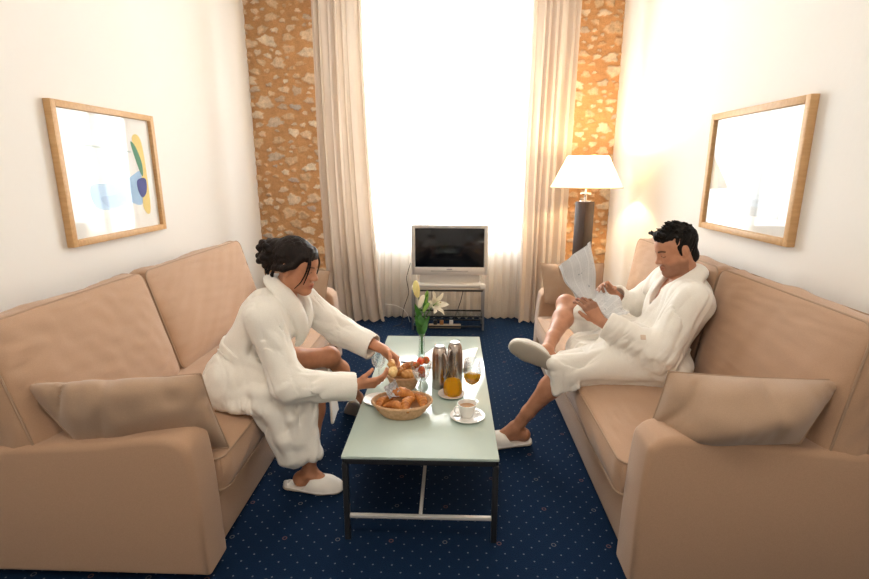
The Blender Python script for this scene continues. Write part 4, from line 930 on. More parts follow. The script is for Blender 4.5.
def slipper(toe_dir, up, heel, s, parent, off, cols=None):
    """towelling mule: sole slab, closed toe upper"""
    d = unit(toe_dir); up = np.array(up, float); up = unit(up - d * (up @ d)); sd = np.cross(up, d); R = np.stack([d, sd, up], 1); h = np.array(heel, float)
    L = lambda x, y, z: h + R @ (V(x, y, z) * s)
    pts = [(.030, 0, .012), (.075, 0, .012), (.13, .0, .012), (.185, 0, .012), (.245, 0, .012)]; rs = [.033, .031, .038, .046, .041]
    ext = np.array([L(x, y, z) for x in (-.02, .31) for y in (-.07, .07) for z in (-.02, .12)]); lo, hi = ext.min(0), ext.max(0)
    def slab(F, z, fl, grow):
        for i in range(4): F.cone(L(*pts[i][:2], z), L(*pts[i + 1][:2], z), (rs[i] + grow) * s, (rs[i + 1] + grow) * s, .012 * s, flat=(up, fl))
    F = Field(lo, hi, .0032); slab(F, .0095, .24, .005); so = build_field(F, 'slipper_sole', M_SOLE, None)
    F = Field(lo, hi, .0028)
    for (x0, x1, r0, r1, z0, z1) in ((.115, .165, .046, .048, .030, .026), (.165, .215, .048, .047, .026, .022), (.215, .252, .047, .038, .022, .019)):
        F.cone(L(x0, 0, z0 + .004), L(x1, 0, z1 + .003), (r0 + .003) * s, (r1 + .003) * s, .02 * s, flat=(up, .86))
    F.put(lambda p: (p - L(0, 0, .013)) @ up, lo, hi, .003, 'sub')
    F.cone(L(.02, 0, .055), L(.105, 0, .050), .050 * s, .046 * s, .01 * s, mode='sub')
    for (x0, x1, r0, r1, z0, z1) in ((.08, .165, .037, .038, .034, .028), (.165, .215, .038, .036, .028, .023)):
        F.cone(L(x0, 0, z0), L(x1, 0, z1), r0 * s, r1 * s, .006 * s, mode='sub', flat=(up, .86))
    # flatten underneath
    slab(F, .0165, .13, .001)
    F.cone(L(.018, -.020, .020), L(.004, 0, .024), .007 * s, .007 * s, .01); F.cone(L(.004, 0, .024), L(.018, .020, .020), .007 * s, .007 * s, .01)
    up_o = build_field(F, 'slipper', M_SLIP, parent, off); so.parent = up_o
    so.data.transform(Matrix.Translation(Vector(tuple(-np.array(off)))))
    return up_o
def hair_field(F, name, m, parent, off): return build_field(F, name, m, parent, off)

# ============ the woman
FS = .0035
s = .98
W = dict(pel=(-.965, 2.16, .535), wa=(-.915, 2.17, .650), ch=(-.835, 2.185, .780), shL=(-.755, 2.335, .845), shR=(-.805, 2.025, .835), neck=(-.750, 2.180, .925),
    elR=(-.690, 1.955, .560), wrR=(-.425, 2.050, .520), elL=(-.560, 2.42, .655), wrL=(-.335, 2.325, .585),
    hipR=(-.99, 2.075, .515), knR=(-.600, 2.09, .500), anR=(-.655, 2.035, .085), hipL=(-.98, 2.26, .515), knL=(-.640, 2.46, .490), anL=(-.560, 2.76, .115))
W = {k: np.array(v) for k, v in W.items()}
hW = V(-.693, 2.175, 1.028); RW = frame_of((.93, -.20, -.24), (.22, -.05, .96))
root_w = empty('person', (-1.05, 2.15, 0), 'woman in a cream bathrobe leaning over the table tearing bread', 'person', 'couple in bathrobes'); offw = (-1.05, 2.15, 0)
F = Field((-1.32, 1.86, -.01), (-.16, 2.90, 1.20), FS)
torso(F, W['pel'], W['wa'], W['ch'], W['shL'], W['shR'], W['neck'], s, 'f')
F.cone(W['neck'] - V(.02, 0, .03), hW + RW @ V(-.022, 0, -.055), .047, .048, .03)
for q in (W['ch'] + V(.065, -.07, -.02), W['ch'] + V(.075, .06, -.02)): F.ell(q, (.050, .055, .055), k=.03)
head(F, hW, RW, s, 'f')
arm(F, W['shR'], W['elR'], W['wrR'], s * .92); arm(F, W['shL'], W['elL'], W['wrL'], s * .92)
hand(F, W['wrR'] + V(.008, 0, 0), (.95, .22, .06), (-.05, .75, .55), (.1, .3, .9), .92, (.35, .55, .35), .45, .03, .05)
hand(F, W['wrL'] + V(.006, -.003, -.002), (.72, -.42, -.55), (-.45, -.62, -.25), (-.3, -.8, .2), .92, (.5, .65, .45), .5, .03, .1)
leg(F, W['hipR'], W['knR'], W['anR'], s * .95, ((1, -.10, -.02), (0, 0, 1))); leg(F, W['hipL'], W['knL'], W['anL'], s * .95, ((-.10, .30, -.35), (.3, .3, .9)))
def cw(v): c = skin_cols(v, (.58, .265, .145), 3); head_cols(v, c, hW, RW, s, 'f'); return c
body_w = build_field(F, 'body', M_SKIN, root_w, offw, cols=cw)
eyes(hW, RW, s, root_w, offw, (.75, 0, -.65))
# hair: swept back cap, loose bun, strands
def strands(A, lam, seed): return lambda p: folds(p, (.6, .2, .6), lam, A, seed)
F = Field(hW - .22, hW + .22, .0028); L = lambda x, y, z: hW + RW @ (V(x, y, z) * s)
F.ell(L(-.024, 0, .042), V(.104, .084, .094) * s, RW, .01, w=strands(.0030, .022, 2))
F.ell(L(.046, 0, .062), V(.040, .060, .046) * s, RW, .02, w=strands(.0025, .02, 4))
# open the face
F.ell(L(.102, 0, -.022), V(.078, .085, .074) * s, RW, .012, mode='sub'); F.cone(L(.06, 0, -.075), L(.02, 0, -.15), .075, .07, .01, mode='sub'); F.ell(L(.030, -.082, -.030), V(.036, .030, .040), RW, .008, mode='sub'); F.ell(L(.030, .082, -.030), V(.036, .030, .040), RW, .008, mode='sub')
for q in (1, -1):
    F.chain([L(.062, q * .016, .100), L(.050, q * .056, .066), L(.022, q * .076, .024), L(-.02, q * .083, .000), L(-.07, q * .066, -.014)], [.008, .010, .012, .014, .016], k=.012, w=strands(.002, .015, 3))
F.ell(L(-.120, 0, .030), V(.050, .062, .068), RW, .02, w=strands(.005, .025, 6))
rr = np.random.RandomState(4)
for i in range(26):
    a = rr.uniform(0, 6.28); b = rr.uniform(-.9, .9); c = V(-.125, 0, .028) + V(.040 * math.cos(a) * math.cos(b) - .01, .052 * math.sin(a), .052 * math.sin(b) + .028 * math.cos(a * 2) * .3); d = unit(rr.normal(size=3)) * .024; e = c + np.cross(unit(c - V(-.12, 0, .03)), d)
    F.chain([L(*(c - d * .6)), L(*((c + e) / 2 + unit(c - V(-.12, 0, .03)) * .012)), L(*(e + d * .3))], [.011, .0125, .008], k=.009)
for a, b, c in (((-.10, -.03, -.02), (-.12, -.035, -.055), (-.105, -.03, -.085)), ((-.13, .0, -.015), (-.145, -.01, -.05), (-.135, -.02, -.075)), ((-.08, -.05, -.02), (-.085, -.055, -.055), (-.07, -.05, -.08)), ((-.09, .04, -.02), (-.10, .045, -.06), (-.09, .04, -.085))): F.chain([L(*a), L(*b), L(*c)], [.009, .006, .0025], k=.008)
hr = hair_field(F, 'hair', M_HAIRW, root_w, offw)
for pts in ([(.066, -.034, .086), (.082, -.052, .045), (.080, -.064, .0), (.066, -.068, -.045), (.040, -.066, -.080)], [(.070, -.030, .084), (.088, -.046, .040), (.086, -.058, -.01), (.078, -.062, -.050)], [(.066, .034, .086), (.084, .052, .040), (.076, .066, -.02), (.060, .068, -.07)]):
    p = np.array([L(*q) for q in pts]); t = np.linspace(0, 1, len(p)); tt = np.linspace(0, 1, 24); q = np.stack([np.interp(tt, t, p[:, i]) for i in range(3)], 1)
    for _ in range(4): q[1:-1] = (q[:-2] + q[1:-1] * 2 + q[2:]) / 4
    MB().tube(q, np.linspace(.0050, .0018, 24), 7).build('loose_strand', M_HAIRW, hr, offw)
# bathrobe
def robe_w(p, seed=1, u=(.3, .1, 1), A=.011, lam=.085): return folds(p, u, lam, A, seed)
F = Field((-1.40, 1.80, .12), (-.28, 2.72, 1.02), .0045)
wt = lambda p: robe_w(p, 3, (.55, .1, .9), .009, .075)
g = .018
torso(F, W['pel'] + V(-.01, 0, 0), W['wa'] + V(-.015, 0, 0), W['ch'] + V(-.01, 0, -.005), W['shL'] + V(0, 0, -.006), W['shR'] + V(0, 0, -.006), W['neck'] + V(-.03, 0, -.045), s, 'f', g, .05, wt)
F.ell(W['pel'] + V(-.0, -.02, -.04), (.160, .200, .075), k=.05, w=lambda p: robe_w(p, 5, (1, .2, .1), .012, .09))
F.ell(W['pel'] + V(-.03, -.05, -.01), (.12, .15, .105), k=.05, w=lambda p: robe_w(p, 6, (.6, -.5, .6), .014, .08))
for q in (W['ch'] + V(.065, -.07, -.02), W['ch'] + V(.075, .06, -.02)): F.ell(q, (.068, .072, .072), k=.05)
# bunched cloth round the waist and the belt line
for q, r_ in (((.0, -.125, -.015), .018), ((-.02, -.125, -.055), .020)): F.cone(W['wa'] + V(*q), W['wa'] + V(q[0] + .16, q[1] - .035, q[2] - .05), r_, r_ * .8, .04)
# sleeves
ws = lambda sd, u: (lambda p: folds(p, u, .052, .0085, sd))
dR = W['elR'] - W['shR']; fR = W['wrR'] - W['elR']
F.cone(W['shR'] + V(0, .01, 0), W['elR'] + V(0, 0, -.006), .076, .068, .04, w=ws(2, (.45, -.1, -.9))); F.cone(W['elR'] + V(0, 0, -.006), W['elR'] + fR * .90 + V(0, 0, -.010), .068, .060, .04, w=ws(4, (1, .5, .35)))
cR = W['elR'] + fR * .97; uR = unit(fR); F.cone(cR - uR * .055 + V(0, 0, -.008), cR - uR * .012 + V(0, 0, -.008), .063, .062, .008)
F.cone(cR - uR * .03 + V(0, 0, -.006), cR + uR * .08 + V(0, 0, -.004), .050, .054, .008, mode='sub'); F.put(lambda p: (cR + uR * .012 - p) @ uR, cR - .1, cR + .12, .006, 'sub')
fL = W['wrL'] - W['elL']; F.cone(W['shL'], W['elL'] + V(0, 0, -.012), .076, .068, .04, w=ws(7, (.8, .2, -.5))); F.cone(W['elL'] + V(0, 0, -.012), W['elL'] + fL * .70 + V(0, 0, -.016), .070, .062, .04, w=ws(8, (.9, -.3, -.1)))
cL = W['elL'] + fL * .74; uL = unit(fL); F.cone(cL - uL * .05 + V(0, 0, -.012), cL - uL * .01 + V(0, 0, -.016), .064, .064, .008)
F.cone(cL - uL * .03 + V(0, 0, -.008), cL + uL * .08 + V(0, 0, -.008), .050, .054, .008, mode='sub'); F.put(lambda p: (cL + uL * .010 - p) @ uL, cL - .1, cL + .12, .006, 'sub')
# right thigh covered, skirt panels hanging in front of the seat
wk = lambda p: folds(p, (.15, 0, 1), .085, .012, 9)
F.cone(W['hipR'] + V(.0, -.01, -.01), W['knR'] + V(-.065, -.01, -.014), .108, .082, .04, w=lambda p: robe_w(p, 8, (1, 0, .3), .009, .08))
F.cone(W['hipL'] + V(.0, 0, -.01), W['hipL'] * .62 + W['knL'] * .38, .112, .092, .04)
for A_, B_, C_ in (((-.80, 1.975, .50), (-.735, 1.965, .19), (-.600, 1.985, .215)), ((-.80, 1.975, .50), (-.600, 1.985, .215), (-.610, 2.00, .50)), ((-.86, 1.96, .46), (-.80, 1.975, .50), (-.735, 1.965, .19)), ((-.735, 1.965, .19), (-.70, 1.975, .165), (-.600, 1.985, .215))): F.sheet(A_, B_, C_, .019, .03, w=wk)
F.sheet((-.735, 1.965, .19), (-.79, 2.06, .26), (-.80, 1.975, .50), .014, .03, w=wk); F.sheet((-.79, 2.06, .26), (-.80, 2.10, .46), (-.80, 1.975, .50), .014, .03, w=wk)
F.chain([(-.845, 1.955, .52), (-.775, 1.950, .42), (-.725, 1.945, .30), (-.705, 1.950, .20)], [.022, .028, .026, .018], k=.03); F.chain([(-.74, 1.96, .53), (-.69, 1.955, .40), (-.675, 1.965, .28), (-.665, 1.97, .19)], [.016, .018, .018, .014], k=.025)
for A_, B_, C_ in (((-.66, 2.50, .47), (-.58, 2.22, .24), (-.60, 2.40, .22)), ((-.66, 2.50, .47), (-.74, 2.40, .40), (-.60, 2.40, .22))): F.sheet(A_, B_, C_, .008, .012)
F.sheet((-.90, 2.30, .50), (-.74, 2.42, .46), (-.66, 2.50, .45), .014, .03)
# neckline: cut the V, then the shawl collar
nk = W['neck']; ax = unit(W['ch'] - W['neck'])
F.cone(nk + V(.02, 0, .02), nk + V(.005, 0, -.02), .062, .056, .012, mode='sub'); F.chain([nk + V(.05, .012, -.03), nk + V(.095, .014, -.10), nk + V(.085, .015, -.18)], [.040, .026, .010], k=.012, mode='sub')
def collar(pts, rs, f_, k=.01):
    p = np.array(pts, float); t = np.linspace(0, 1, len(p)); tt = np.linspace(0, 1, 16); q = np.stack([np.interp(tt, t, p[:, i]) for i in range(3)], 1); r2 = np.interp(tt, t, rs)
    for _ in range(3): q[1:-1] = (q[:-2] + q[1:-1] * 2 + q[2:]) / 4
    for i in range(15):
        F.cone(q[i], q[i + 1], r2[i], r2[i + 1], k, flat=(f_(q[i]), .55))
nf = lambda p: unit(p - (W['ch'] * .5 + W['neck'] * .5 + V(-.01, 0, -.04)))
collar([nk + V(-.065, 0, .050), nk + V(-.045, -.055, .040), nk + V(.015, -.078, .000), nk + V(.062, -.072, -.075), nk + V(.082, -.045, -.165), nk + V(.045, .01, -.255)], [.030, .032, .036, .038, .036, .026], nf)
collar([nk + V(-.065, 0, .050), nk + V(-.045, .055, .040), nk + V(.018, .082, .000), nk + V(.070, .075, -.075), nk + V(.085, .05, -.165), nk + V(.045, .01, -.255)], [.030, .032, .036, .038, .036, .026], nf)
F.chain([(-1.10, 2.07, .462), (-1.04, 1.985, .455), (-.93, 1.945, .452), (-.83, 1.94, .455), (-.775, 1.955, .44)], [.020, .026, .022, .026, .022], k=.025, w=lambda p: robe_w(p, 2, (0, .3, 1), .008, .05))
F.ell(W['pel'] + V(.09, -.10, -.065), (.14, .11, .055), k=.05, w=lambda p: robe_w(p, 5, (1, .2, .1), .010, .09))
rb = build_field(F, 'bathrobe', M_ROBE, root_w, offw)
def belt(T_, gg, c, up, parent, off, w_):
    B = Field(np.array(c) - .26, np.array(c) + .26, .0045); torso(B, *T_, gg, .05, w_); c = np.array(c)
    sl, gd = B.region(c - .27, c + .27); d = np.abs((gd - c) @ up) - .017; B.D[sl] = np.maximum(B.D[sl], d.astype(np.float32))
    return build_field(B, 'belt', M_ROBE, parent, off)
belt((W['pel'] + V(-.01, 0, 0), W['wa'] + V(-.015, 0, 0), W['ch'] + V(-.01, 0, -.005), W['shL'] + V(0, 0, -.006), W['shR'] + V(0, 0, -.006), W['neck'] + V(-.03, 0, -.045), s, 'f'), .018 + .009, W['wa'] * .72 + W['pel'] * .28, unit(W['ch'] - W['pel']), rb, offw, wt)
slipper((1, -.085, 0), (0, 0, 1), (-.775, 2.045, .0), .97, root_w, offw)
dl = unit((-.10, .30, -.35)); ul = V(.3, .3, .9); ul = unit(ul - dl * (ul @ dl)); slipper(dl, ul, W['anL'] - dl * .080 - ul * .078, .97, root_w, offw)

# ============ the man
s = 1.0
Mn = dict(pel=(1.04, 2.47, .545), wa=(1.105, 2.49, .66), ch=(1.165, 2.51, .775), shL=(1.150, 2.345, .835), shR=(1.175, 2.69, .860), neck=(1.190, 2.525, .915),
    elL=(.985, 2.285, .600), wrL=(.742, 2.41, .715), elR=(1.02, 2.80, .660), wrR=(.885, 2.70, .790),
    hipL=(1.00, 2.38, .520), knL=(.560, 2.37, .480), anL=(.352, 2.46, .095), hipR=(1.00, 2.57, .530), knR=(.665, 2.82, .690), anR=(.485, 2.415, .548))
Mn = {k: np.array(v) for k, v in Mn.items()}
hM = V(1.125, 2.535, 1.055); RM = frame_of((-.93, -.10, -.33), (-.30, 0, .95))
root_m = empty('person', (1.0, 2.45, 0), 'man in a cream bathrobe reading a newspaper with one leg crossed', 'person', 'couple in bathrobes'); offm = (1.0, 2.45, 0)
F = Field((.18, 2.15, -.01), (1.36, 3.00, 1.20), FS)
torso(F, Mn['pel'], Mn['wa'], Mn['ch'], Mn['shL'], Mn['shR'], Mn['neck'], s, 'm')
F.cone(Mn['neck'] - V(-.01, 0, .03), hM + RM @ V(-.020, 0, -.055), .060, .058, .03)
head(F, hM, RM, s, 'm')
arm(F, Mn['shL'], Mn['elL'], Mn['wrL'], s); arm(F, Mn['shR'], Mn['elR'], Mn['wrR'], s)
hand(F, Mn['wrL'] + V(-.006, 0, .004), (-.55, .22, .80), (-.35, .9, .0), (-.6, -.1, .75), 1.0, (.45, .65, .5), .35, .04, .1)
hand(F, Mn['wrR'] + V(-.006, -.003, .004), (-.72, -.50, .48), (-.30, -.85, -.15), (-.3, .1, .9), 1.0, (.45, .65, .5), .35, .04, .1)
leg(F, Mn['hipL'], Mn['knL'], Mn['anL'], s, ((-1, -.12, 0), (0, 0, 1))); leg(F, Mn['hipR'], Mn['knR'], Mn['anR'], s, ((-.86, -.10, .46), (.15, .90, .40)))
def cm(v): c = skin_cols(v, (.55, .265, .155), 5); head_cols(v, c, hM, RM, s, 'm'); return c
body_m = build_field(F, 'body', M_SKIN, root_m, offm, cols=cm)
eyes(hM, RM, s, root_m, offm, (.75, 0, -.65))
F = Field(hM - .2, hM + .2, .0028); L = lambda x, y, z: hM + RM @ (V(x, y, z) * s)
sp = lambda p: folds(p, (.5, .1, 1), .022, .0050, 5)
F.ell(L(-.022, 0, .042), V(.098, .078, .090), RM, .01, w=sp); F.ell(L(.036, 0, .086), V(.048, .055, .036), RM, .02, w=sp)
F.ell(L(.106, 0, -.016), V(.090, .10, .092), RM, .008, mode='sub'); F.cone(L(.03, 0, -.085), L(-.02, 0, -.16), .088, .080, .01, mode='sub')
for q in (1, -1): F.ell(L(-.004, q * .088, -.012), V(.026, .024, .036), RM, .006, mode='sub'); F.cone(L(.014, q * .070, .030), L(.010, q * .0715, -.012), .0085, .005, .012)
F.ell(L(-.060, 0, -.045), V(.045, .058, .05), RM, .02)
rr = np.random.RandomState(8)
for i in range(110):
    a = rr.uniform(-2.9, 2.9); b = rr.uniform(.25, 1.45); n = V(math.cos(a) * math.cos(b), math.sin(a) * math.cos(b), math.sin(b))
    if n[0] < -.5 and n[2] < .3: continue
    c = V(-.018, 0, .045) + n * V(.100, .080, .094); e = c + n * .009 + V(rr.uniform(.004, .016), rr.uniform(-.008, .008), rr.uniform(-.002, .008)); F.cone(L(*c), L(*e), .0062, .0018, .006)
for i in range(12): y = -.045 + .09 * i / 11; F.chain([L(.062, y, .104), L(.078 + rr.uniform(-.004, .004), y + rr.uniform(-.006, .006), .112 + rr.uniform(-.006, .008)), L(.082, y + .004, .126 + rr.uniform(-.008, .006))], [.011, .007, .002], k=.006)
hair_field(F, 'hair', M_HAIRM, root_m, offm)
F = Field((.44, 2.10, .26), (1.42, 3.00, 1.02), .0045); g = .034
wt = lambda p: folds(p, (.6, .1, 1), .11, .010, 4)
torso(F, Mn['pel'] + V(.0, 0, 0), Mn['wa'], Mn['ch'], Mn['shL'] + V(.0, 0, -.006), Mn['shR'] + V(0, 0, -.006), Mn['neck'] + V(.015, 0, -.05), s, 'm', g - .010, .05, wt)
F.ell(Mn['pel'] + V(-.0, -.02, -.035), (.17, .235, .085), k=.05, w=lambda p: folds(p, (1, .1, .2), .09, .011, 2))
F.cone(Mn['hipL'] + V(0, -.0, 0), Mn['knL'] + V(.02, 0, .0), .130, .088, .05, w=lambda p: folds(p, (1, .0, .35), .10, .012, 12))
F.cone(Mn['hipR'] + V(0, 0, 0), Mn['hipR'] * .30 + Mn['knR'] * .70, .128, .104, .05, w=lambda p: folds(p, (1, -.6, .2), .10, .012, 15))
F.cone((.98, 2.47, .53), (.70, 2.55, .515), .12, .085, .06, w=lambda p: folds(p, (1, .0, .4), .09, .014, 11))
# hem hanging off the near thigh and the edge lying over the far knee
wk = lambda p: folds(p, (.2, 0, 1), .08, .008, 19)
for A_, B_, C_ in (((.60, 2.30, .48), (.505, 2.31, .47), (.52, 2.31, .375)), ((.60, 2.30, .48), (.52, 2.31, .375), (.62, 2.29, .415)), ((.505, 2.31, .47), (.50, 2.42, .45), (.52, 2.31, .375)), ((.50, 2.42, .45), (.52, 2.42, .36), (.52, 2.31, .375))): F.sheet(A_, B_, C_, .010, .02, w=wk)
F.cone((.50, 2.32, .525), (.52, 2.50, .50), .030, .034, .04)
kd = unit(Mn['knR'] - Mn['hipR']); kc = Mn['hipR'] * .30 + Mn['knR'] * .70 + kd * .075
F.cone(kc - kd * .04, kc + kd * .08, .082, .080, .012, mode='sub')
F.cone(Mn['knR'], Mn['anR'], .060, .050, .012, mode='sub')
for A_, B_, C_ in (((.745, 2.70, .66), (.655, 2.66, .60), (.72, 2.64, .54)), ((.745, 2.70, .66), (.72, 2.64, .54), (.80, 2.62, .60))): F.sheet(A_, B_, C_, .009, .015, w=wk)
ws = lambda sd, u: (lambda p: folds(p, u, .058, .0095, sd))
fL = Mn['wrL'] - Mn['elL']; F.cone(Mn['shL'] + V(0, .01, 0), Mn['elL'] + V(.01, 0, -.005), .088, .080, .045, w=ws(1, (.5, .2, 1))); F.cone(Mn['elL'] + V(.01, 0, -.005), Mn['elL'] + fL * .82, .080, .066, .045, w=ws(3, (.4, 1, .4)))
cL = Mn['elL'] + fL * .86; uL = unit(fL); F.cone(cL - uL * .05, cL - uL * .008, .070, .069, .008); F.cone(cL - uL * .03, cL + uL * .08, .050, .055, .008, mode='sub'); F.put(lambda p: (cL + uL * .014 - p) @ uL, cL - .1, cL + .12, .006, 'sub')
fR = Mn['wrR'] - Mn['elR']; F.cone(Mn['shR'] + V(0, -.01, 0), Mn['elR'], .088, .078, .045, w=ws(6, (.5, .2, 1))); F.cone(Mn['elR'], Mn['elR'] + fR * .78, .078, .066, .045, w=ws(5, (.4, 1, .4)))
cR = Mn['elR'] + fR * .80; uR = unit(fR); F.cone(cR - uR * .05, cR - uR * .008, .070, .069, .008); F.cone(cR - uR * .03, cR + uR * .08, .050, .055, .008, mode='sub'); F.put(lambda p: (cR + uR * .014 - p) @ uR, cR - .1, cR + .12, .006, 'sub')
nk = Mn['neck']
F.cone(nk + V(-.02, 0, .02), nk + V(-.005, 0, -.03), .070, .066, .012, mode='sub'); F.chain([nk + V(-.06, 0, -.03), nk + V(-.12, -.01, -.10), nk + V(-.15, -.01, -.20)], [.055, .048, .022], k=.012, mode='sub')
nf = lambda p: unit(p - (Mn['ch'] * .5 + Mn['neck'] * .5 + V(.0, 0, -.05)))
collar([nk + V(.065, 0, .050), nk + V(.050, -.060, .042), nk + V(-.015, -.095, .010), nk + V(-.085, -.100, -.060), nk + V(-.145, -.070, -.140), nk + V(-.175, -.01, -.230)], [.032, .034, .042, .046, .044, .032], nf)
collar([nk + V(.065, 0, .050), nk + V(.050, .060, .042), nk + V(-.015, .095, .010), nk + V(-.085, .100, -.060), nk + V(-.145, .070, -.140), nk + V(-.175, .01, -.230)], [.032, .034, .042, .046, .044, .032], nf)
rb = build_field(F, 'bathrobe', M_ROBE, root_m, offm)
belt((Mn['pel'], Mn['wa'], Mn['ch'], Mn['shL'] + V(.0, 0, -.006), Mn['shR'] + V(0, 0, -.006), Mn['neck'] + V(.015, 0, -.05), s, 'm'), .034 - .010 + .009, Mn['wa'] * .55 + Mn['pel'] * .45, unit(Mn['ch'] - Mn['pel']), rb, offm, wt)
_, hp, hn, _ = rb.closest_point_on_mesh(Vector((.895 - offm[0], 2.20 - offm[1], .735)))
pt = MB().box((0, 0, 0), (.004, .024, .024), .0015); pt = pt.xf(lambda v: v @ frame_of(np.array(hn), (0, 0, 1)).T + np.array(hp) + V(*offm)).build('chest_emblem', mat('beige embroidery', (.70, .55, .43), .8), rb, offm)
slipper((-1, -.12, 0), (0, 0, 1), (.436, 2.468, 0), 1.02, root_m, offm)
ankR = Mn['anR']; fd_ = unit((-.86, -.10, .46)); up_ = unit(V(.15, .90, .40) - fd_ * (V(.15, .90, .40) @ fd_))
slipper(fd_, up_, ankR - fd_ * .085 - up_ * .083, 1.02, root_m, offm)

# ------------------------------------------------------------------ newspaper and the torn bread
M_NEWS, nt, out = new_mat('newsprint'); Lk = nt.links.new
p_ = N(nt, 'ShaderNodeBsdfPrincipled'); p_.inputs['Roughness'].default_value = .85; tc = N(nt, 'ShaderNodeTexCoord')
br = N(nt, 'ShaderNodeTexBrick'); br.inputs['Scale'].default_value = 1; br.inputs['Brick Width'].default_value = .055; br.inputs['Row Height'].default_value = .0075; br.inputs['Mortar Size'].default_value = .0024; br.inputs['Mortar Smooth'].default_value = .1; br.offset = .0
br.inputs['Color1'].default_value = (.36, .37, .39, 1); br.inputs['Color2'].default_value = (.52, .52, .53, 1); br.inputs['Mortar'].default_value = (.82, .82, .82, 1)
Lk(tc.outputs['UV'], br.inputs['Vector'])
nz = N(nt, 'ShaderNodeTexNoise'); nz.inputs['Scale'].default_value = 14; Lk(tc.outputs['UV'], nz.inputs['Vector'])
gt = N(nt, 'ShaderNodeMath', operation='GREATER_THAN'); Lk(nz.outputs['Fac'], gt.inputs[0]); gt.inputs[1].default_value = .68
mx = N(nt, 'ShaderNodeMix', data_type='RGBA'); Lk(gt.outputs[0], mx.inputs[0]); Lk(br.outputs['Color'], mx.inputs[6]); mx.inputs[7].default_value = (.25, .30, .33, 1)
m2 = N(nt, 'ShaderNodeMix', data_type='RGBA'); m2.inputs[0].default_value = .0; Lk(mx.outputs[2], m2.inputs[6]); m2.inputs[7].default_value = (.84, .84, .84, 1)
Lk(m2.outputs[2], p_.inputs['Base Color']); Lk(p_.outputs[0], out.inputs[0])
def news_page(c00, c10, c11, c01, bend, seed, r, off, name='page'):
    c = [np.array(q, float) for q in (c00, c10, c11, c01)]; u = np.linspace(0, 1, 40); U, Wd = np.meshgrid(u, u, indexing='ij')
    P = c[0] * ((1 - U) * (1 - Wd))[..., None] + c[1] * (U * (1 - Wd))[..., None] + c[2] * (U * Wd)[..., None] + c[3] * ((1 - U) * Wd)[..., None]
    n = unit(np.cross(c[1] - c[0], c[3] - c[0])); P = P + n * (bend * np.sin(PI * U) * (.3 + Wd) + .006 * pnoise(P, 5, seed) + .016 * np.sin(U * 11 + seed) * Wd * Wd + .008 * np.sin(Wd * 8 + U * 4))[..., None]
    m = MB().grid(P, .0016); o = m.build(name, M_NEWS, r, off)
    uv = o.data.uv_layers.new(name='UVMap'); q = np.stack([U * .30, Wd * .38], -1).reshape(-1, 2); q = np.vstack([q, q]); li = np.zeros(len(o.data.loops), int); o.data.loops.foreach_get('vertex_index', li); uv.data.foreach_set('uv', q[li].ravel())
    return o
r = empty('newspaper', (.72, 2.56, .80), 'open newspaper with drooping pages held by the man', 'newspaper'); off = (.72, 2.56, .80)
news_page((.665, 2.50, .775), (.765, 2.585, .800), (.728, 2.62, 1.090), (.545, 2.54, .975), .040, 1, r, off)
news_page((.655, 2.53, .775), (.755, 2.600, .800), (.715, 2.66, 1.060), (.560, 2.58, .960), -.010, 4, r, off)
news_page((.705, 2.50, .770), (.80, 2.44, .715), (.925, 2.52, .735), (.800, 2.62, .825), .018, 2, r, off)
news_page((.695, 2.53, .762), (.80, 2.46, .705), (.90, 2.56, .730), (.785, 2.66, .820), -.006, 6, r, off)
def torn(loc, seed, sc_, label):
    F = Field((-.05, -.05, -.04), (.05, .05, .04), .0022); F.ell((0, 0, 0), (.034, .022, .018), w=lambda p: .004 * pnoise(p, 22, seed) + .002 * pnoise(p, 60, seed + 1)); F.ell((.012, .008, .006), (.018, .016, .013), k=.008, w=lambda p: .003 * pnoise(p, 40, seed + 2))
    o = build_field(F, 'bread_piece', M_CRUMB if seed == 3 else M_CRUSTL, None); o.location = loc; o.rotation_euler = (.4 * seed, .3, .5 * seed); o.scale = (sc_,) * 3; tag(o, label, 'bread', 'torn bread in the hands of the woman')
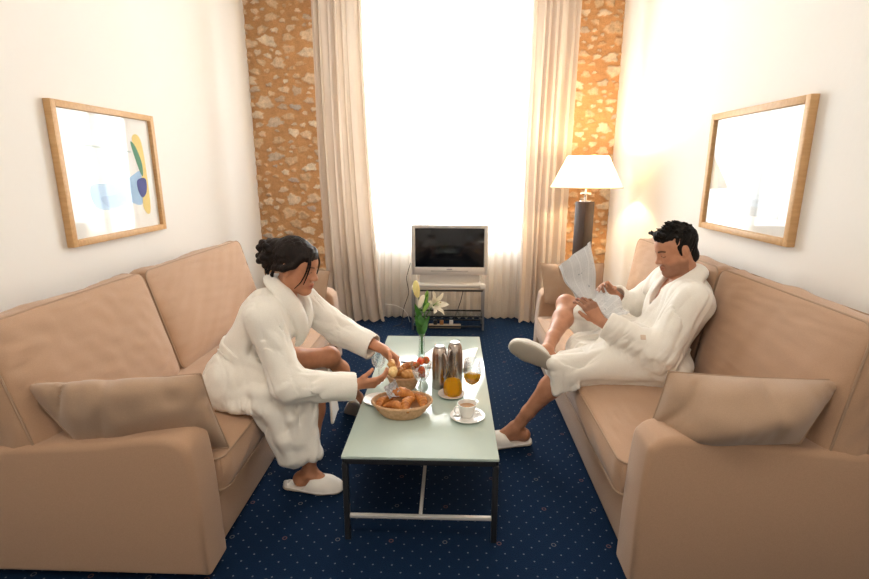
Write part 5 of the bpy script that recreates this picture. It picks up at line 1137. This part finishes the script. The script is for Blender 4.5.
torn((-.268, 2.135, .545), 3, 1.15, 'torn soft piece of pastry held between the hands of the woman'); torn((-.275, 2.175, .565), 4, 1.0, 'crusty end of the torn pastry in the upper hand of the woman')
# ------------------------------------------------------------------ light
sc = bpy.context.scene
wd = bpy.data.worlds.new('daylight'); sc.world = wd; wd.use_nodes = True
bg = wd.node_tree.nodes['Background']; bg.inputs[0].default_value = (.90, .96, 1.0, 1); bg.inputs[1].default_value = WORLD
def area(name, loc, rot, sx, sy, power, col, portal=False, spread=PI):
    l = bpy.data.lights.new(name, 'AREA'); l.shape = 'RECTANGLE'; l.size = sx; l.size_y = sy; l.energy = power; l.color = col; l.spread = spread
    if portal: l.cycles.is_portal = True
    o = bpy.data.objects.new(name, l); C.objects.link(o); o.location = loc; o.rotation_euler = rot; return o
area('window_portal', ((WX0 + WX1) / 2, YB + .37, (WZ0 + WZ1) / 2), (math.radians(-90), 0, 0), WX1 - WX0, WZ1 - WZ0, 1, (1, 1, 1), True)
for (x, y, p) in CEIL: area('ceiling_light', (x, y, ZC - .02), (0, 0, 0), .6, .6, p, (1, .90, .77))
pl = bpy.data.lights.new('lamp_bulb', 'POINT'); pl.energy = LAMP; pl.color = (1, .70, .38); pl.shadow_soft_size = .035
po = bpy.data.objects.new('lamp_bulb', pl); C.objects.link(po); po.location = (lx, ly, 1.53)
# ------------------------------------------------------------------ camera
cam = bpy.data.cameras.new('camera'); co = bpy.data.objects.new('camera', cam); C.objects.link(co)
co.location = (0, 0, 1.45); co.rotation_euler = (math.radians(90 - 13.5), 0, math.radians(2.0))
cam.sensor_width = 36; cam.lens = 500 / 869 * 36; cam.clip_start = .05; sc.camera = co
sc.view_settings.view_transform = 'Standard'; sc.view_settings.look = 'None'; sc.view_settings.gamma = 1; sc.view_settings.use_curve_mapping = False
sc.view_settings.exposure = EXPO
try:
    sc.cycles.use_denoising = True; sc.cycles.max_bounces = 10; sc.cycles.diffuse_bounces = 5; sc.cycles.transparent_max_bounces = 16; sc.cycles.sample_clamp_indirect = 6; sc.cycles.caustics_refractive = False; sc.cycles.caustics_reflective = False
except Exception: pass
